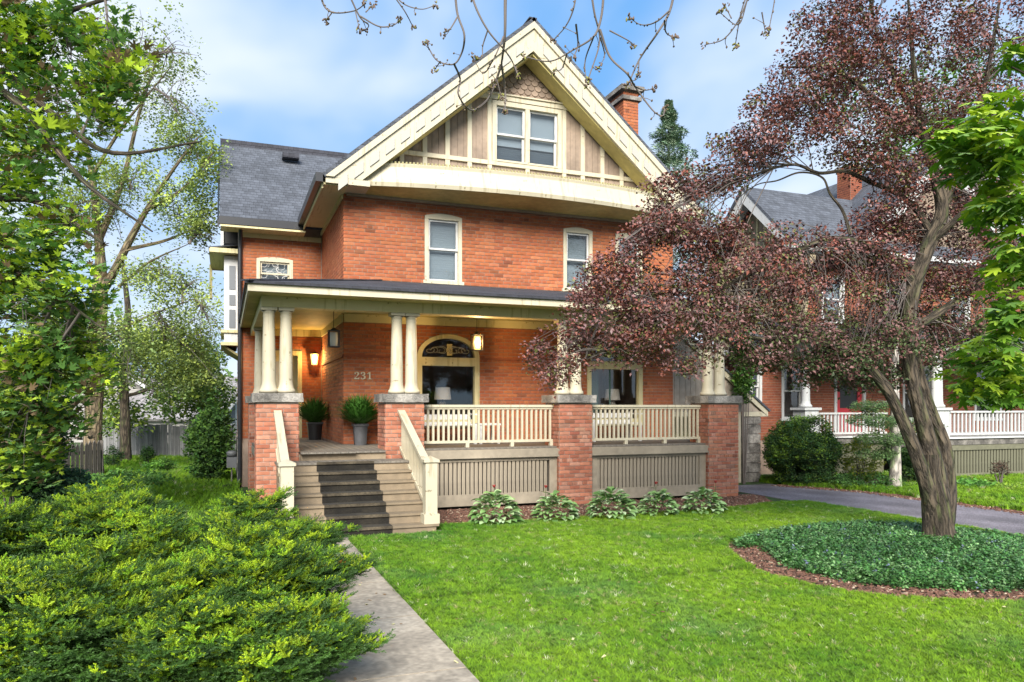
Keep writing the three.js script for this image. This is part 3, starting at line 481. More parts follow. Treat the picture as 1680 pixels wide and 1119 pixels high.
    const br = new MB().box(-0.36, X0 - 0.08, 5.82, 5.93, -22.8, -20.05).build('bay_roof', M.creamSoft, H); new MB().slab([V(-0.38, 5.94, -20.03), V(0.3, 6.12, -20.4), V(0.3, 6.12, -22.6), V(-0.38, 5.94, -22.82)], 0.03).build('roofing', M.roof, br);
    new MB().box(-0.40, -0.33, 5.0, 5.93, -22.8, -22.5).build('bracket', M.olive, br);
    const dw = new MB().box(-0.02, X0 - 0.08, 6.12, 6.50, -22.4, -20.4).build('dark_window', M.black, H); new MB().box(-0.10, -0.03, 6.0, 6.55, -20.46, -20.34).build('moulding', M.whiteShade, dw); }
  // downspout, meter
  { new MB().tube([V(X0 - 0.02, 6.4, -19.6), V(X0 - 0.02, 6.2, -19.8), V(X0 - 0.03, 5.9, -19.93), V(X0 - 0.03, 0.25, -19.93), V(X0 - 0.06, 0.10, -19.85)], [0.05, 0.05], 8).build('downspout', M.gutter, H);
    const g = new MB().lathe([[0, 0], [0.12, 0.01], [0.13, 0.12], [0.07, 0.16], [0, 0.16]], X0 - 0.22, 0.72, -20.5, 14).box(X0 - 0.34, X0 - 0.10, 0.45, 0.72, -20.6, -20.4).build('gas_meter', std([0.12, 0.125, 0.13], 0.5), H); new MB().tube([V(X0 - 0.22, 0.45, -20.5), V(X0 - 0.22, 0, -20.5)], [0.02, 0.02], 6).build('pipe', M.stoneDark, g); }
}
// ---------------------------------------------------------------- the porch (parts of the house)
{
  const H = house, Z0 = PF, DY = 1.2;
  let individual = 0;
  const brickMats = ['pier', 'pier', 'pier'].flatMap((k) => brickTones[k]).slice(0, 12).map((t, i) => { const k = 0.80 + 0.04 * i; return std([mix(0.52, t[0], 0.55) * k, mix(0.185, t[1], 0.55) * k, mix(0.09, t[2], 0.55) * k], 0.9, { map: T.wear, bumpMap: T.wearB, bumpScale: 0.003 }); });
  const capGeo = (x0, x1, z0, z1, y0, y1, seed) => {   // a rough dressed stone
    const g = new THREE.BoxGeometry(x1 - x0, y1 - y0, z1 - z0, 10, 3, 10), p = g.attributes.position, r = seed * 7.1;
    for (let i = 0; i < p.count; i++) { const x = p.getX(i), y = p.getY(i), z = p.getZ(i), side = Math.abs(x) > (x1 - x0) / 2 - 0.01 || Math.abs(z) > (z1 - z0) / 2 - 0.01, n = perlin.noise(x * 9 + r, y * 9, z * 9 + r) * 0.022 + perlin.noise(x * 21 + r, y * 21, z * 21) * 0.008; if (side) { p.setX(i, x * (1 + n * 1.6)); p.setZ(i, z * (1 + n * 1.6)); } p.setY(i, y + n * 0.35); }
    g.computeVertexNormals(); g.translate((x0 + x1) / 2, (y0 + y1) / 2, (z0 + z1) / 2); return g;
  };
  const columnProfile = (h) => [[0, 0], [0.165, 0], [0.165, 0.05], [0.158, 0.07], [0.138, 0.10], [0.122, 0.17], [0.117, 0.24], [0.117, h * 0.33], [0.108, h * 0.6], [0.096, h - 0.17], [0.104, h - 0.165], [0.104, h - 0.145], [0.096, h - 0.14], [0.10, h - 0.09], [0.128, h - 0.055], [0, h - 0.055]];
  const columnAt = (x, z, y0, y1) => new MB().lathe(columnProfile(y1 - y0), x, y0, z, 24).box(x - 0.135, x + 0.135, y1 - 0.055, y1 - 0.001, z - 0.135, z + 0.135).build('column', M.cream, H);
  const cols = [[0.735, 1.03], [3.05, 3.33], [6.50, 6.80], [10.05, 10.36]];
  [[0.51, 1.22], [2.76, 3.49], [6.27, 7.0], [9.83, 10.60]].forEach(([x0, x1], k) => {
    const m = 0.004, p = new MB().box(x0 + m, x1 - m, 0, 2.075, Z0 - 0.70, Z0 - m).build('porch_pillar', M.mortarPale, H), cc = new Copies(), r = rng(900 + k);
    layBricks((pos, s, c, tilt) => { if (individual < 300) { individual++; piece('brick', brickGeo, brickMats[Math.floor(r() * brickMats.length)], p, pos, [0, 0, tilt], s); } else intoCopies(cc)(pos, s, c, tilt); }, { f: Z0, a0: x0, a1: x1, y0: 0.02, y1: 2.06, kind: 'pier', seed: 40 + k });
    layBricks(intoCopies(cc), { axis: 'z', f: x0, out: -1, a0: Z0 - 0.70, a1: Z0, y0: 0.02, y1: 2.06, kind: 'pier', seed: 50 + k }); layBricks(intoCopies(cc), { axis: 'z', f: x1, out: 1, a0: Z0 - 0.70, a1: Z0, y0: 0.02, y1: 2.06, kind: 'pier', seed: 60 + k });
    cc.build('brickwork', brickGeo, M.brick, p);
    new MB().geo(capGeo(x0 - 0.07, x1 + 0.07, Z0 - 0.77, Z0 + 0.07, 2.08, 2.235, k)).build('cap_stone', M.stone, p);
    if (k === 0) new MB().geo(capGeo(x0 - 0.05, x1 + 0.05, Z0 - 0.72, Z0 + 0.05, 0, 0.2, 11)).build('foot_stone', M.stone, p);
    for (const x of cols[k]) columnAt(x, Z0 - 0.36, 2.236, 3.77);
  });
  { const p = new MB().box(0.50, 1.0, 0, 2.075, -18.3, -17.75).build('porch_pillar', M.mortarPale, H), cc = new Copies(); layBricks(intoCopies(cc), { f: -17.75, a0: 0.5, a1: 1.0, y0: 0.02, y1: 2.06, kind: 'pier', seed: 71 }); layBricks(intoCopies(cc), { axis: 'z', f: 0.5, out: -1, a0: -18.3, a1: -17.75, y0: 0.02, y1: 2.06, kind: 'pier', seed: 72 }); cc.build('brickwork', brickGeo, M.brick, p); new MB().geo(capGeo(0.43, 1.07, -18.36, -17.69, 2.08, 2.235, 5)).build('cap_stone', M.stone, p); columnAt(0.735, -18.02, 2.236, 3.77); }
  // deck boards run front to back
  { const dk = new MB().box(0.55, 10.55, 1.0, 1.15, Z1 + 0.02, Z0 - 0.02).box(0.55, XA - 0.03, 1.0, 1.15, Z2 + 0.07, Z1 + 0.01).build('porch_deck', M.taupe, H), g = new THREE.BoxGeometry(0.131, 0.03, 2.54), g2 = new THREE.BoxGeometry(0.131, 0.03, 6.4);
    for (let x = 0.62; x < 10.6; x += 0.136) { const deep = x < XA - 0.1, zc = deep ? -16.76 : (Z0 + 0.17 + Z1) / 2 + 0.02; if (x > 1.3 && x < 2.7) piece('deck_board', deep ? g2 : g, M.deck, dk, V(x, 1.185, zc + (deep ? 0 : 0.0))); else piece('deck_board', deep ? g2 : g, M.deck, dk, V(x, 1.185, zc - 0.30)); } }
  // skirts between the pillars
  for (const [x0, x1] of [[3.50, 6.26], [7.01, 9.82]]) {
    const zf = Z0 - 0.10, s = new MB().box(x0, x1, 0.93, 1.13, zf - 0.04, zf).box(x0, x0 + 0.16, 0.30, 0.93, zf - 0.04, zf).box(x1 - 0.16, x1, 0.30, 0.93, zf - 0.04, zf).box(x0, x1, 0.08, 0.30, zf - 0.04, zf).box(x0, x1, 1.13, 1.165, zf - 0.05, zf + 0.06).build('porch_skirt', M.taupe, H);
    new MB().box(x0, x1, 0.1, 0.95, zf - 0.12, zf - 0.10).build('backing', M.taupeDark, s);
    const g = new THREE.BoxGeometry(0.062, 0.66, 0.022); for (let x = x0 + 0.20; x < x1 - 0.17; x += 0.086) piece('slat', g, M.taupe, s, V(x, 0.615, zf - 0.035));
    // railing
    const rl = new MB().box(x0 - 0.01, x1 + 0.01, 1.985, 2.035, Z0 - 0.40, Z0 - 0.28).box(x0, x1, 1.945, 1.985, Z0 - 0.375, Z0 - 0.305).build('railing', M.cream, H);
    new MB().box(x0, x1, 1.285, 1.335, Z0 - 0.375, Z0 - 0.305).build('bottom_rail', M.cream, rl);
    for (const f of [0.34, 0.68, 0.99]) new MB().box(mix(x0, x1, f) - 0.035, mix(x0, x1, f) + 0.035, 1.201, 1.284, Z0 - 0.38, Z0 - 0.30).build('foot_block', M.cream, rl);
    const b = new THREE.BoxGeometry(0.042, 0.61, 0.042), n = 27; for (let k = 0; k < n; k++) piece('baluster', b, M.cream, rl, V(mix(x0 + 0.05, x1 - 0.05, k / (n - 1)), 1.64, Z0 - 0.34));
  }
  // beams, ceiling, fascia, roof
  new MB().box(0.60, 10.62, 3.771, 3.96, Z0 - 0.50, Z0 - 0.20).build('porch_beam', M.creamSoft, H);
  new MB().box(0.60, 0.88, 3.771, 3.96, Z2 + 0.02, Z0 - 0.501).build('porch_beam', M.creamSoft, H); new MB().box(10.34, 10.62, 3.771, 3.96, Z1 + 0.02, Z0 - 0.501).build('porch_beam', M.creamSoft, H);
  new MB().box(XA, XB, 3.79, 3.96, Z1 + 0.012, Z1 + 0.04).box(0.9, XA - 0.02, 3.79, 3.96, Z2 + 0.012, Z2 + 0.04).box(XA - 0.04, XA - 0.012, 3.79, 3.96, Z2 + 0.05, Z1).build('crown_board', M.creamSoft, H);
  new MB().box(0.40, 10.76, 3.962, 3.985, Z1 + 0.01, Z0 + 0.30).box(0.40, XA - 0.01, 3.962, 3.985, Z2 + 0.01, Z1 + 0.009).build('porch_ceiling', M.soffit, H);
  const fa = new MB().box(0.36, 10.80, 3.955, 4.115, Z0 + 0.302, Z0 + 0.34).box(0.36, 0.398, 3.955, 4.115, Z2 + 0.02, Z0 + 0.301).box(10.762, 10.80, 3.955, 4.115, Z1, Z0 + 0.301).build('porch_fascia', M.cream, H);
  new MB().box(0.33, 10.83, 4.085, 4.13, Z0 + 0.341, Z0 + 0.375).box(0.325, 0.359, 4.085, 4.13, Z2 + 0.02, Z0 + 0.375).build('drip_edge', M.gutter, fa);
  { const e = 0.31, sl = 0.212, f = Z0 + 0.40, P = (x, z, y) => V(x, y, z), hx = e + (f - Z1), yt = 4.12 + sl * (f - Z1);
    const r = new MB().slab([P(e, f, 4.12), P(10.85, f, 4.12), P(10.85, Z1, yt), P(hx, Z1, yt)], 0.04).slab([P(e, f, 4.12), P(hx, Z1, yt), P(XA, Z1, 4.12 + sl * (XA - e)), P(XA, Z2, 4.12 + sl * (XA - e)), P(e, Z2, 4.12)], 0.04).build('porch_roof', M.roofDark, H);
    new MB().bar(P(e, f, 4.125), P(hx, Z1, yt + 0.005), 0.22, 0.025).build('hip_cap', M.roofDark, r); }
  // steps with a dark runner
  const xs0 = 0.80, xs1 = 3.16, r0 = 1.45, r1 = 2.42, st = new MB(), nose = (k) => -13.10 + (k - 1) * 0.258;
  for (let k = 1; k <= 7; k++) { const y = 1.2 - 0.15 * k; st.box(xs0 + 0.04, xs1 - 0.04, 0.0, y - 0.036, k === 1 ? -13.8 : nose(k - 1) - 0.06, nose(k) - 0.03); }
  const steps = st.build('front_steps', M.step, H);
  new MB().box(1.24, 2.74, 1.02, 1.165, -13.80, Z0 + 0.14).build('riser', M.step, steps);
  const lo = [], noseWorn = std([0.15, 0.125, 0.085], 0.98, { map: T.stone });
  for (let k = 1; k <= 7; k++) {
    const y = 1.2 - 0.15 * k, zb = k === 1 ? -13.68 : nose(k - 1) - 0.028, zf = nose(k);
    new MB().box(xs0, xs1, y - 0.035, y, zb, zf).build('tread', k === 1 ? M.deck : M.step, steps);
    if (k > 1) new MB().box(r0, r1, y + 0.001, y + 0.010, zb + 0.01, zf - 0.012).build('runner', M.runnerWorn, steps);
    new MB().box(r0, r1, y - 0.15 + 0.012, y - 0.037, zf - 0.029, zf - 0.018).build('runner', M.runner, steps);
    new MB().box(r0, r1, y - 0.034, y + 0.010, zf + 0.001, zf + 0.008).build('runner', noseWorn, steps);
    if (k < 7) lo.push(y);
  }
  new MB().box(xs0 - 0.2, xs1 + 0.1, 0.002, 0.02, -11.75, -11.30).build('landing', M.stoneDark, steps);
  // stair rails with square newels
  for (const x of [0.86, 3.05]) {
    const nz = -11.70, n = new MB().box(x - 0.095, x + 0.095, 0.151, 1.12, nz - 0.095, nz + 0.095).box(x - 0.125, x + 0.125, 0.151, 0.30, nz - 0.125, nz + 0.125).box(x - 0.125, x + 0.125, 1.12, 1.16, nz - 0.125, nz + 0.125).build('newel_post', M.cream, H);
    new MB().geo(new THREE.ConeGeometry(0.17, 0.06, 4), new THREE.Matrix4().makeRotationY(Math.PI / 4).setPosition(x, 1.19, nz)).build('newel_cap', M.cream, n);
    const a = V(x, 1.91, Z0 + 0.03), b = V(x, 1.03, nz - 0.09), a2 = V(x, 1.24, Z0 + 0.03), b2 = V(x, 0.36, nz - 0.09);
    const rl = new MB().bar(a, b, 0.13, 0.055).bar(a.clone().setY(a.y - 0.05), b.clone().setY(b.y - 0.05), 0.06, 0.045).build('stair_rail', M.cream, H); new MB().bar(a2, b2, 0.07, 0.06).build('bottom_rail', M.cream, rl);
    for (let k = 1; k < 19; k++) { const p = a.clone().lerp(b, k / 19), q = a2.clone().lerp(b2, k / 19); new MB().box(x - 0.02, x + 0.02, q.y, p.y - 0.03, p.z - 0.02, p.z + 0.02).build('baluster', M.cream, rl); }
  }
  // house number
  { const font = await new FontLoader().loadAsync('fonts/droid/droid_serif_bold.typeface.json'); let x = 2.56;
    for (const d of '231') { const g = new TextGeometry(d, { font, size: 0.155, depth: 0.015, curveSegments: 6 }); g.computeBoundingBox(); new MB().geo(g, new THREE.Matrix4().makeTranslation(x, 2.58, Z1 + 0.022)).build('house_number', M.cream, H); x += g.boundingBox.max.x + 0.022; } }
}
// ---------------------------------------------------------------- things on the porch and behind its windows
{
  const warm = new THREE.MeshStandardMaterial({ color: col(0.8, 0.6, 0.3), emissive: col(1.0, 0.58, 0.14), emissiveIntensity: 1.3, roughness: 0.5 });
  const milk = std([0.74, 0.74, 0.70], 0.35);
  function lantern(pos, lit, label, group, drop = 0.4) {
    const t = thing('hanging_lantern', label, 'lantern', pos, group), w = 0.095, h = 0.30, m = new MB();
    const P = pos; for (const [a, b] of [[-1, -1], [1, -1], [-1, 1], [1, 1]]) m.box(P.x + a * w - 0.01, P.x + a * w + 0.01, P.y - h, P.y, P.z + b * w - 0.01, P.z + b * w + 0.01);
    m.box(P.x - w - 0.015, P.x + w + 0.015, P.y - h - 0.02, P.y - h, P.z - w - 0.015, P.z + w + 0.015).box(P.x - w - 0.02, P.x + w + 0.02, P.y, P.y + 0.02, P.z - w - 0.02, P.z + w + 0.02).geo(new THREE.ConeGeometry(0.11, 0.07, 4), new THREE.Matrix4().makeRotationY(Math.PI / 4).setPosition(P.x, P.y + 0.055, P.z)); m.build('frame', M.black, t);
    new MB().lathe([[0, -h + 0.005], [0.075, -h + 0.005], [0.082, -0.15], [0.075, -0.02], [0, -0.02]], P.x, P.y, P.z, 16).build('lamp_glass', lit ? warm : milk, t);
    new MB().tube([V(P.x, P.y + 0.09, P.z), V(P.x, P.y + drop, P.z)], [0.007, 0.007], 6).geo(new THREE.CylinderGeometry(0.06, 0.06, 0.02, 14), new THREE.Matrix4().makeTranslation(P.x, P.y + drop + 0.01, P.z)).build('chain', M.black, t);
    if (lit) { const l = new THREE.PointLight(col(1, 0.62, 0.25), 3.6, 0, 2); l.position.set(0, -0.15, 0.13); l.castShadow = true; t.add(l); }
    return t;
  }
  lantern(V(2.06, 3.52, -15.6), false, 'unlit black lantern with milky glass hanging near the house number', 'lanterns hanging from the porch ceiling', 0.42);
  lantern(V(4.98, 3.50, -15.2), true, 'lit amber lantern hanging beside the arched porch window', 'lanterns hanging from the porch ceiling', 0.44);
  { const t = thing('wall_sconce', 'glowing amber wall light on the recessed brick by the front door', 'wall light', V(2.14, 3.22, Z2 + 0.01)), p = V(2.14, 3.22, Z2);
    new MB().box(p.x - 0.06, p.x + 0.06, p.y - 0.12, p.y + 0.14, p.z + 0.013, p.z + 0.035).box(p.x - 0.015, p.x + 0.015, p.y + 0.10, p.y + 0.13, p.z + 0.035, p.z + 0.16).geo(new THREE.ConeGeometry(0.13, 0.07, 6), new THREE.Matrix4().makeTranslation(p.x, p.y + 0.16, p.z + 0.13)).build('bracket', M.black, t);
    new MB().lathe([[0, -0.15], [0.07, -0.15], [0.10, 0.12], [0, 0.12]], p.x, p.y, p.z + 0.14, 8).build('lamp_glass', warm, t); const l = new THREE.PointLight(col(1, 0.62, 0.22), 1.5, 0, 2); l.position.set(0, 0, 0.28); l.castShadow = true; t.add(l); }
  const bladePlant = (t, pos, n, len, rad, seed) => { const r = rng(seed), m = new MB(), tri = (a, b, c) => { const g = new THREE.BufferGeometry(); g.setAttribute('position', new THREE.Float32BufferAttribute([...a.toArray(), ...b.toArray(), ...c.toArray()], 3)); g.computeVertexNormals(); m.geo(g); };
    for (let i = 0; i < n; i++) { const a = r() * 6.283, e = 0.25 + r() * 1.15, L = len * (0.6 + 0.5 * r()), d = V(Math.cos(a) * Math.cos(e), Math.sin(e), Math.sin(a) * Math.cos(e)), s = V(-Math.sin(a), 0, Math.cos(a)).multiplyScalar(0.013); let p = pos.clone().add(V((r() - 0.5) * rad, 0, (r() - 0.5) * rad)); const q = p.clone().addScaledVector(d, L * 0.6), z = q.clone().add(V(d.x * L * 0.45, d.y * L * 0.22 - 0.03, d.z * L * 0.45)); tri(p.clone().sub(s), p.clone().add(s), q.clone().add(s)); tri(p.clone().sub(s), q.clone().add(s), q.clone().sub(s)); tri(q.clone().sub(s), q.clone().add(s), z); } return m; };
  const planter = (label, pos, w, h, len, n, mat, seed) => { const t = thing('potted_plant', label, 'potted plant', pos), a = w * 0.40, b = w * 0.5, sh = new THREE.CylinderGeometry(b * 1.414, a * 1.414, h, 4, 3); sh.rotateY(Math.PI / 4); new MB().geo(sh.toNonIndexed(), new THREE.Matrix4().makeTranslation(pos.x, pos.y + h / 2, pos.z)).box(pos.x - b - 0.015, pos.x + b + 0.015, pos.y + h - 0.045, pos.y + h + 0.005, pos.z - b - 0.015, pos.z + b + 0.015).build('pot', mat, t); bladePlant(t, V(pos.x, pos.y + h, pos.z), n, len, w * 0.7, seed).build('leaves', leafMat([0.055, 0.15, 0.022], 0.5, 0), t).userData.kind = 'stuff'; };
  planter('tall square grey pot with bushy green spiky plant under the house number', V(2.62, 1.201, -15.75), 0.27, 0.44, 0.80, 900, M.pot, 5);
  planter('dark tall pot with dark green plant in the shaded corner by the front door', V(2.02, 1.201, -18.7), 0.34, 0.42, 0.80, 700, M.black, 6);
  // seats on the porch
  const seat = (label, x0, x1, z, backY) => { const t = thing('porch_bench', label, 'bench', V((x0 + x1) / 2, 1.2, z), 'white slatted seats behind the porch railing'), m = M.white; for (const x of [x0 + 0.03, x1 - 0.03]) for (const dz of [0.22, -0.24]) new MB().box(x - 0.03, x + 0.03, 1.201, dz > 0 ? 1.62 : backY, z + dz - 0.03, z + dz + 0.03).build('leg', m, t); for (let k = 0; k < 4; k++) new MB().box(x0, x1, 1.60, 1.63, z - 0.2 + k * 0.115, z - 0.10 + k * 0.115).build('seat_slat', m, t); for (let k = 0; k < 2; k++) new MB().box(x0, x1, backY - 0.14 - k * 0.16, backY - 0.03 - k * 0.16, z - 0.21, z - 0.18).build('back_slat', m, t); for (const x of [x0 + 0.03, x1 - 0.03]) new MB().box(x - 0.04, x + 0.04, 1.82, 1.85, z - 0.2, z + 0.28).build('armrest', m, t); };
  seat('white slatted bench behind the left porch railing', 3.75, 5.0, -15.5, 1.86); seat('white slatted bench behind the right porch railing', 7.75, 9.0, -15.5, 1.88);
  { const t = thing('side_table', 'low white table beside the left porch bench', 'side table', V(5.28, 1.2, -15.45)); new MB().box(5.04, 5.52, 1.60, 1.64, -15.7, -15.2).build('tabletop', M.white, t); for (const [a, b] of [[5.08, -15.66], [5.48, -15.66], [5.08, -15.24], [5.48, -15.24]]) new MB().box(a - 0.025, a + 0.025, 1.201, 1.599, b - 0.025, b + 0.025).build('leg', M.white, t); }
  const shade = phy([0.80, 0.76, 0.68], 1, { transmission: 0.3 });
  for (const [label, x, z] of [['pale drum shaded lamp inside the left arched window', 4.72, -16.95], ['pale drum shaded lamp inside the right arched window', 9.15, -16.95]]) { const t = thing('floor_lamp', label, 'lamp', V(x, 1.2, z), 'shaded lamps behind the front windows'); new MB().lathe([[0.19, 0], [0.20, 0.005], [0.165, 0.28], [0.16, 0.28]], x, 2.16, z, 24).build('lamp_shade', shade, t); new MB().lathe([[0, 0], [0.15, 0], [0.15, 0.02], [0.02, 0.04], [0.02, 0.7], [0.07, 0.78], [0.08, 0.88], [0.02, 0.96], [0.015, 1.2], [0, 1.2]], x, 1.202, z, 16).build('lamp_base', M.stone, t); }
}

// ---------------------------------------------------------------- garage beside the house
{
  const H = thing('stone_garage', 'low stone garage with taupe sided gable at the end of the driveway', 'garage', V(12, 0, -16.5)), z = -16.45;
  const pierM = new MB().box(12.72, 13.28, 0, 1.80, z - 4, z - 0.03).build('stone_pier', M.mortar, H);
  { const r = rng(61); for (let j = 0; j < 7; j++) { const y0 = 0.01 + j * 0.255; let x = 12.70; for (const w of j % 2 ? [0.22, 0.38] : [0.36, 0.24]) { const s = new MB(), g = new THREE.BoxGeometry(w - 0.014, 0.24, 0.08, 4, 3, 1), p = g.attributes.position; for (let i = 0; i < p.count; i++) if (p.getZ(i) > 0) p.setZ(i, 0.04 + perlin.noise(p.getX(i) * 14 + j, p.getY(i) * 14, x * 3) * 0.03); g.computeVertexNormals(); s.geo(g, new THREE.Matrix4().makeTranslation(x + w / 2, y0 + 0.12, z)); s.build('stone', r() < 0.5 ? M.stone : M.stoneDark, pierM); x += w; }
      let zz = z - 0.04; for (let q = 0; q < 4; q++) { const L = 0.3 + r() * 0.3; new MB().box(12.68, 12.74, y0, y0 + 0.24, zz - L + 0.014, zz).build('stone', M.stoneDark, pierM); zz -= L; } } }
  new MB().box(12.55, 12.68, 0.0, 1.74, z - 0.12, z + 0.02).box(10.48, 12.68, 1.741, 1.86, z - 0.12, z + 0.025).build('door_frame', M.cream, H);
  const d = new MB().box(10.48, 12.549, 0.02, 1.74, z - 0.95, z - 0.90).build('garage_door', M.creamSoft, H); for (let k = 0; k < 6; k++) new MB().box(10.52 + k * 0.34, 10.83 + k * 0.34, 0.05, 1.70, z - 0.899, z - 0.885).build('door_panel', M.creamSoft, d);
  const wallTop = (x) => 1.86 + (13.36 - x) * 0.76, g = new MB().prism([[10.47, 1.861], [13.34, 1.861], [10.47, wallTop(10.47)]], z - 0.15, z - 0.02).build('gable', M.garageSiding, H);
  for (let x = 10.5; x < 13.1; x += 0.16) new MB().box(x, x + 0.15, 1.87, wallTop(x + 0.15) - 0.02, z - 0.018, z - 0.002).build('siding_board', M.garageSiding, g);
  new MB().prism([[13.52, 1.74], [13.52, 1.90], [10.47, 1.90 + 3.05 * 0.76], [10.47, 1.72 + 3.05 * 0.76]], z - 0.001, z + 0.06).prism([[12.7, 1.741], [13.5, 1.741], [13.3, 1.86], [12.7, 1.86]], z + 0.061, z + 0.075).build('rake_board', M.cream, H);
  new MB().slab([V(13.58, 1.90, z + 0.1), V(10.47, 1.92 + 3.11 * 0.76, z + 0.1), V(10.47, 1.92 + 3.11 * 0.76, z - 5), V(13.58, 1.90, z - 5)], 0.05).build('roof', M.roof, H);
}
// ---------------------------------------------------------------- the neighbouring house
{
  const H = thing('neighbouring_house', 'brick house with white gable and red door behind the purple tree', 'house', V(20, 0, -18.2)), z = -18.2, XW = 14.3, XM = 16.0;
  const hs = [[14.36, 14.78, 1.85, 3.35], [15.5, 16.35, 1.65, 3.30], [20.3, 21.6, 1.6, 3.3], [23.5, 24.8, 1.6, 3.3]], up = [[17.0, 17.9, 4.6, 6.0], [19.6, 20.5, 4.6, 6.0], [22.4, 23.3, 4.6, 6.0]], door = [17.5, 18.75, 1.2, 3.4];
  const R = ([x0, x1, y0, y1]) => ({ x0, x1, y0, y1 });
  const w = new MB().prism([[XW, 0], [28, 0], [28, 6.7], [XM, 6.7], [XM, 3.6], [XW, 3.6]], z - 0.3, z, [...hs, ...up, door].map((h) => rectPath(...h))).box(XW, XW + 0.28, 0, 3.6, -26, z - 0.301).build('wall', M.mortar, H);
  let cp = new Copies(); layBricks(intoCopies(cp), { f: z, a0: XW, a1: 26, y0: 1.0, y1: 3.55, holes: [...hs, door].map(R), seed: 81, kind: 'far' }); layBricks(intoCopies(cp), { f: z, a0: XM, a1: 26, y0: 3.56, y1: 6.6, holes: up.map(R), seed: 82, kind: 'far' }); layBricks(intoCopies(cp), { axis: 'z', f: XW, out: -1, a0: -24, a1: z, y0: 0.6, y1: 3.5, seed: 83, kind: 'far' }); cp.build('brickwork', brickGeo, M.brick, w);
  for (const h of hs) sashWindow(H, ...h, z, { frame: M.whiteDull, blind: 0, arch: 0.03 }); for (const h of up) sashWindow(H, ...h, z, { frame: M.whiteDull, blind: 0.7, arch: 0.03 });
  { const d = new MB().box(door[0], door[0] + 0.1, 1.2, 3.4, z - 0.1, z + 0.03).box(door[1] - 0.1, door[1], 1.2, 3.4, z - 0.1, z + 0.03).box(door[0] + 0.1, door[1] - 0.1, 3.28, 3.4, z - 0.1, z + 0.03).build('door_frame', M.whiteDull, H); new MB().box(door[0] + 0.101, door[1] - 0.101, 1.2, 1.95, z - 0.09, z - 0.04).box(door[0] + 0.101, door[0] + 0.27, 1.95, 3.279, z - 0.09, z - 0.04).box(door[1] - 0.27, door[1] - 0.101, 1.95, 3.279, z - 0.09, z - 0.04).box(door[0] + 0.27, door[1] - 0.27, 3.1, 3.279, z - 0.09, z - 0.04).build('red_door', M.red, d); new MB().box(door[0] + 0.27, door[1] - 0.27, 1.95, 3.1, z - 0.075, z - 0.065).build('pane', M.black, d); }
  // one storey wing roof on the left
  new MB().box(XW - 0.5, XM + 0.3, 3.50, 3.66, -25, z + 0.55).build('wing_eave', M.whiteShade, H); new MB().slab([V(XW - 0.55, 3.68, z + 0.6), V(XM + 0.3, 3.68, z + 0.6), V(XM, 4.5, -20.5), V(XW, 4.5, -20.5)], 0.05).build('roof', M.roof, H);
  // gable that looks towards the brick house
  const zr = -19.9, yr = 8.95, ez = -17.55, ey = 6.72, sl = (yr - ey) / (ez - zr);
  const gs = new THREE.Shape([[-ez, ey - 0.3], [-zr, yr - 0.3], [-(2 * zr - ez), ey - 0.3], [-(2 * zr - ez), 3.6], [-z, 3.6]].map(([a, b]) => new THREE.Vector2(a, b)));
  const gw = new MB().geo(new THREE.ExtrudeGeometry(gs, { depth: 0.2, bevelEnabled: false }), new THREE.Matrix4().makeRotationY(Math.PI / 2).setPosition(XM, 0, 0)).build('gable_wall', std([0.42, 0.34, 0.22], 0.8, { map: T.wear }), H);
  for (let k = -5; k <= 5; k++) new MB().box(XM - 0.03, XM - 0.002, 6.0, yr - 0.36 - Math.abs(k) * 0.36 * sl, zr + k * 0.36 - 0.035, zr + k * 0.36 + 0.035).build('stud', M.creamSoft, gw);
  for (const s of [-1, 1]) { const zz = s > 0 ? ez : 2 * zr - ez; new MB().slab([V(XM - 0.55, yr, zr), V(XM - 0.55, ey, zz), V(XM - 0.55, ey - 0.34, zz), V(XM - 0.55, yr - 0.46, zr)], 0.06).build('rake_board', M.whiteDull, H); new MB().slab([V(XM - 0.49, yr - 0.05, zr), V(XM - 0.49, ey - 0.05, zz), V(XM - 0.01, ey - 0.05, zz), V(XM - 0.01, yr - 0.05, zr)], 0.03).build('rake_soffit', M.whiteShade, H); new MB().slab([V(XM - 0.62, yr + 0.06, zr), V(XM - 0.62, ey + 0.05, zz), V(28, ey + 0.05, zz), V(28, yr + 0.06, zr)], 0.08).build('roof', M.roof, H); }
  new MB().box(XM - 0.5, 28, 6.55, 6.70, ez - 0.02, ez + 0.12).box(XM - 0.5, 28, 6.50, 6.54, z, ez).build('eave', M.whiteDull, H);
  { const gx = 21.3, pk = 10.3; for (const s of [-1, 1]) { new MB().slab([V(gx, pk, -17.4), V(gx + s * 3.6, 6.9, -17.4), V(gx + s * 3.6, 6.9, -24), V(gx, pk, -24)], 0.09).build('roof', M.roof, H); new MB().prism([[gx, pk - 0.06], [gx + s * 3.5, 6.9], [gx + s * 2.9, 6.9], [gx, pk - 0.6]], -17.5, -17.42).build('rake_board', M.whiteDull, H); } new MB().prism([[gx - 3.2, 6.7], [gx + 3.2, 6.7], [gx, pk - 0.3]], -18.1, -18).build('gable_wall', M.siding, H); }
  { const c = new MB().box(19.95, 20.45, 7.5, 10.3, -20.6, -20.0).build('chimney', M.mortar, H), cc = new Copies(); layBricks(intoCopies(cc), { f: -20.0, a0: 19.95, a1: 20.45, y0: 7.5, y1: 10.25, seed: 91, kind: 'far' }); layBricks(intoCopies(cc), { axis: 'z', f: 19.95, out: -1, a0: -20.6, a1: -20, y0: 7.5, y1: 10.25, seed: 92, kind: 'far' }); cc.build('brickwork', brickGeo, M.brick, c); }
  // porch: deck, skirt, rails, columns, roof
  const zA = -16.6, zB = -15.0, XS = 18.05, XE = 26;
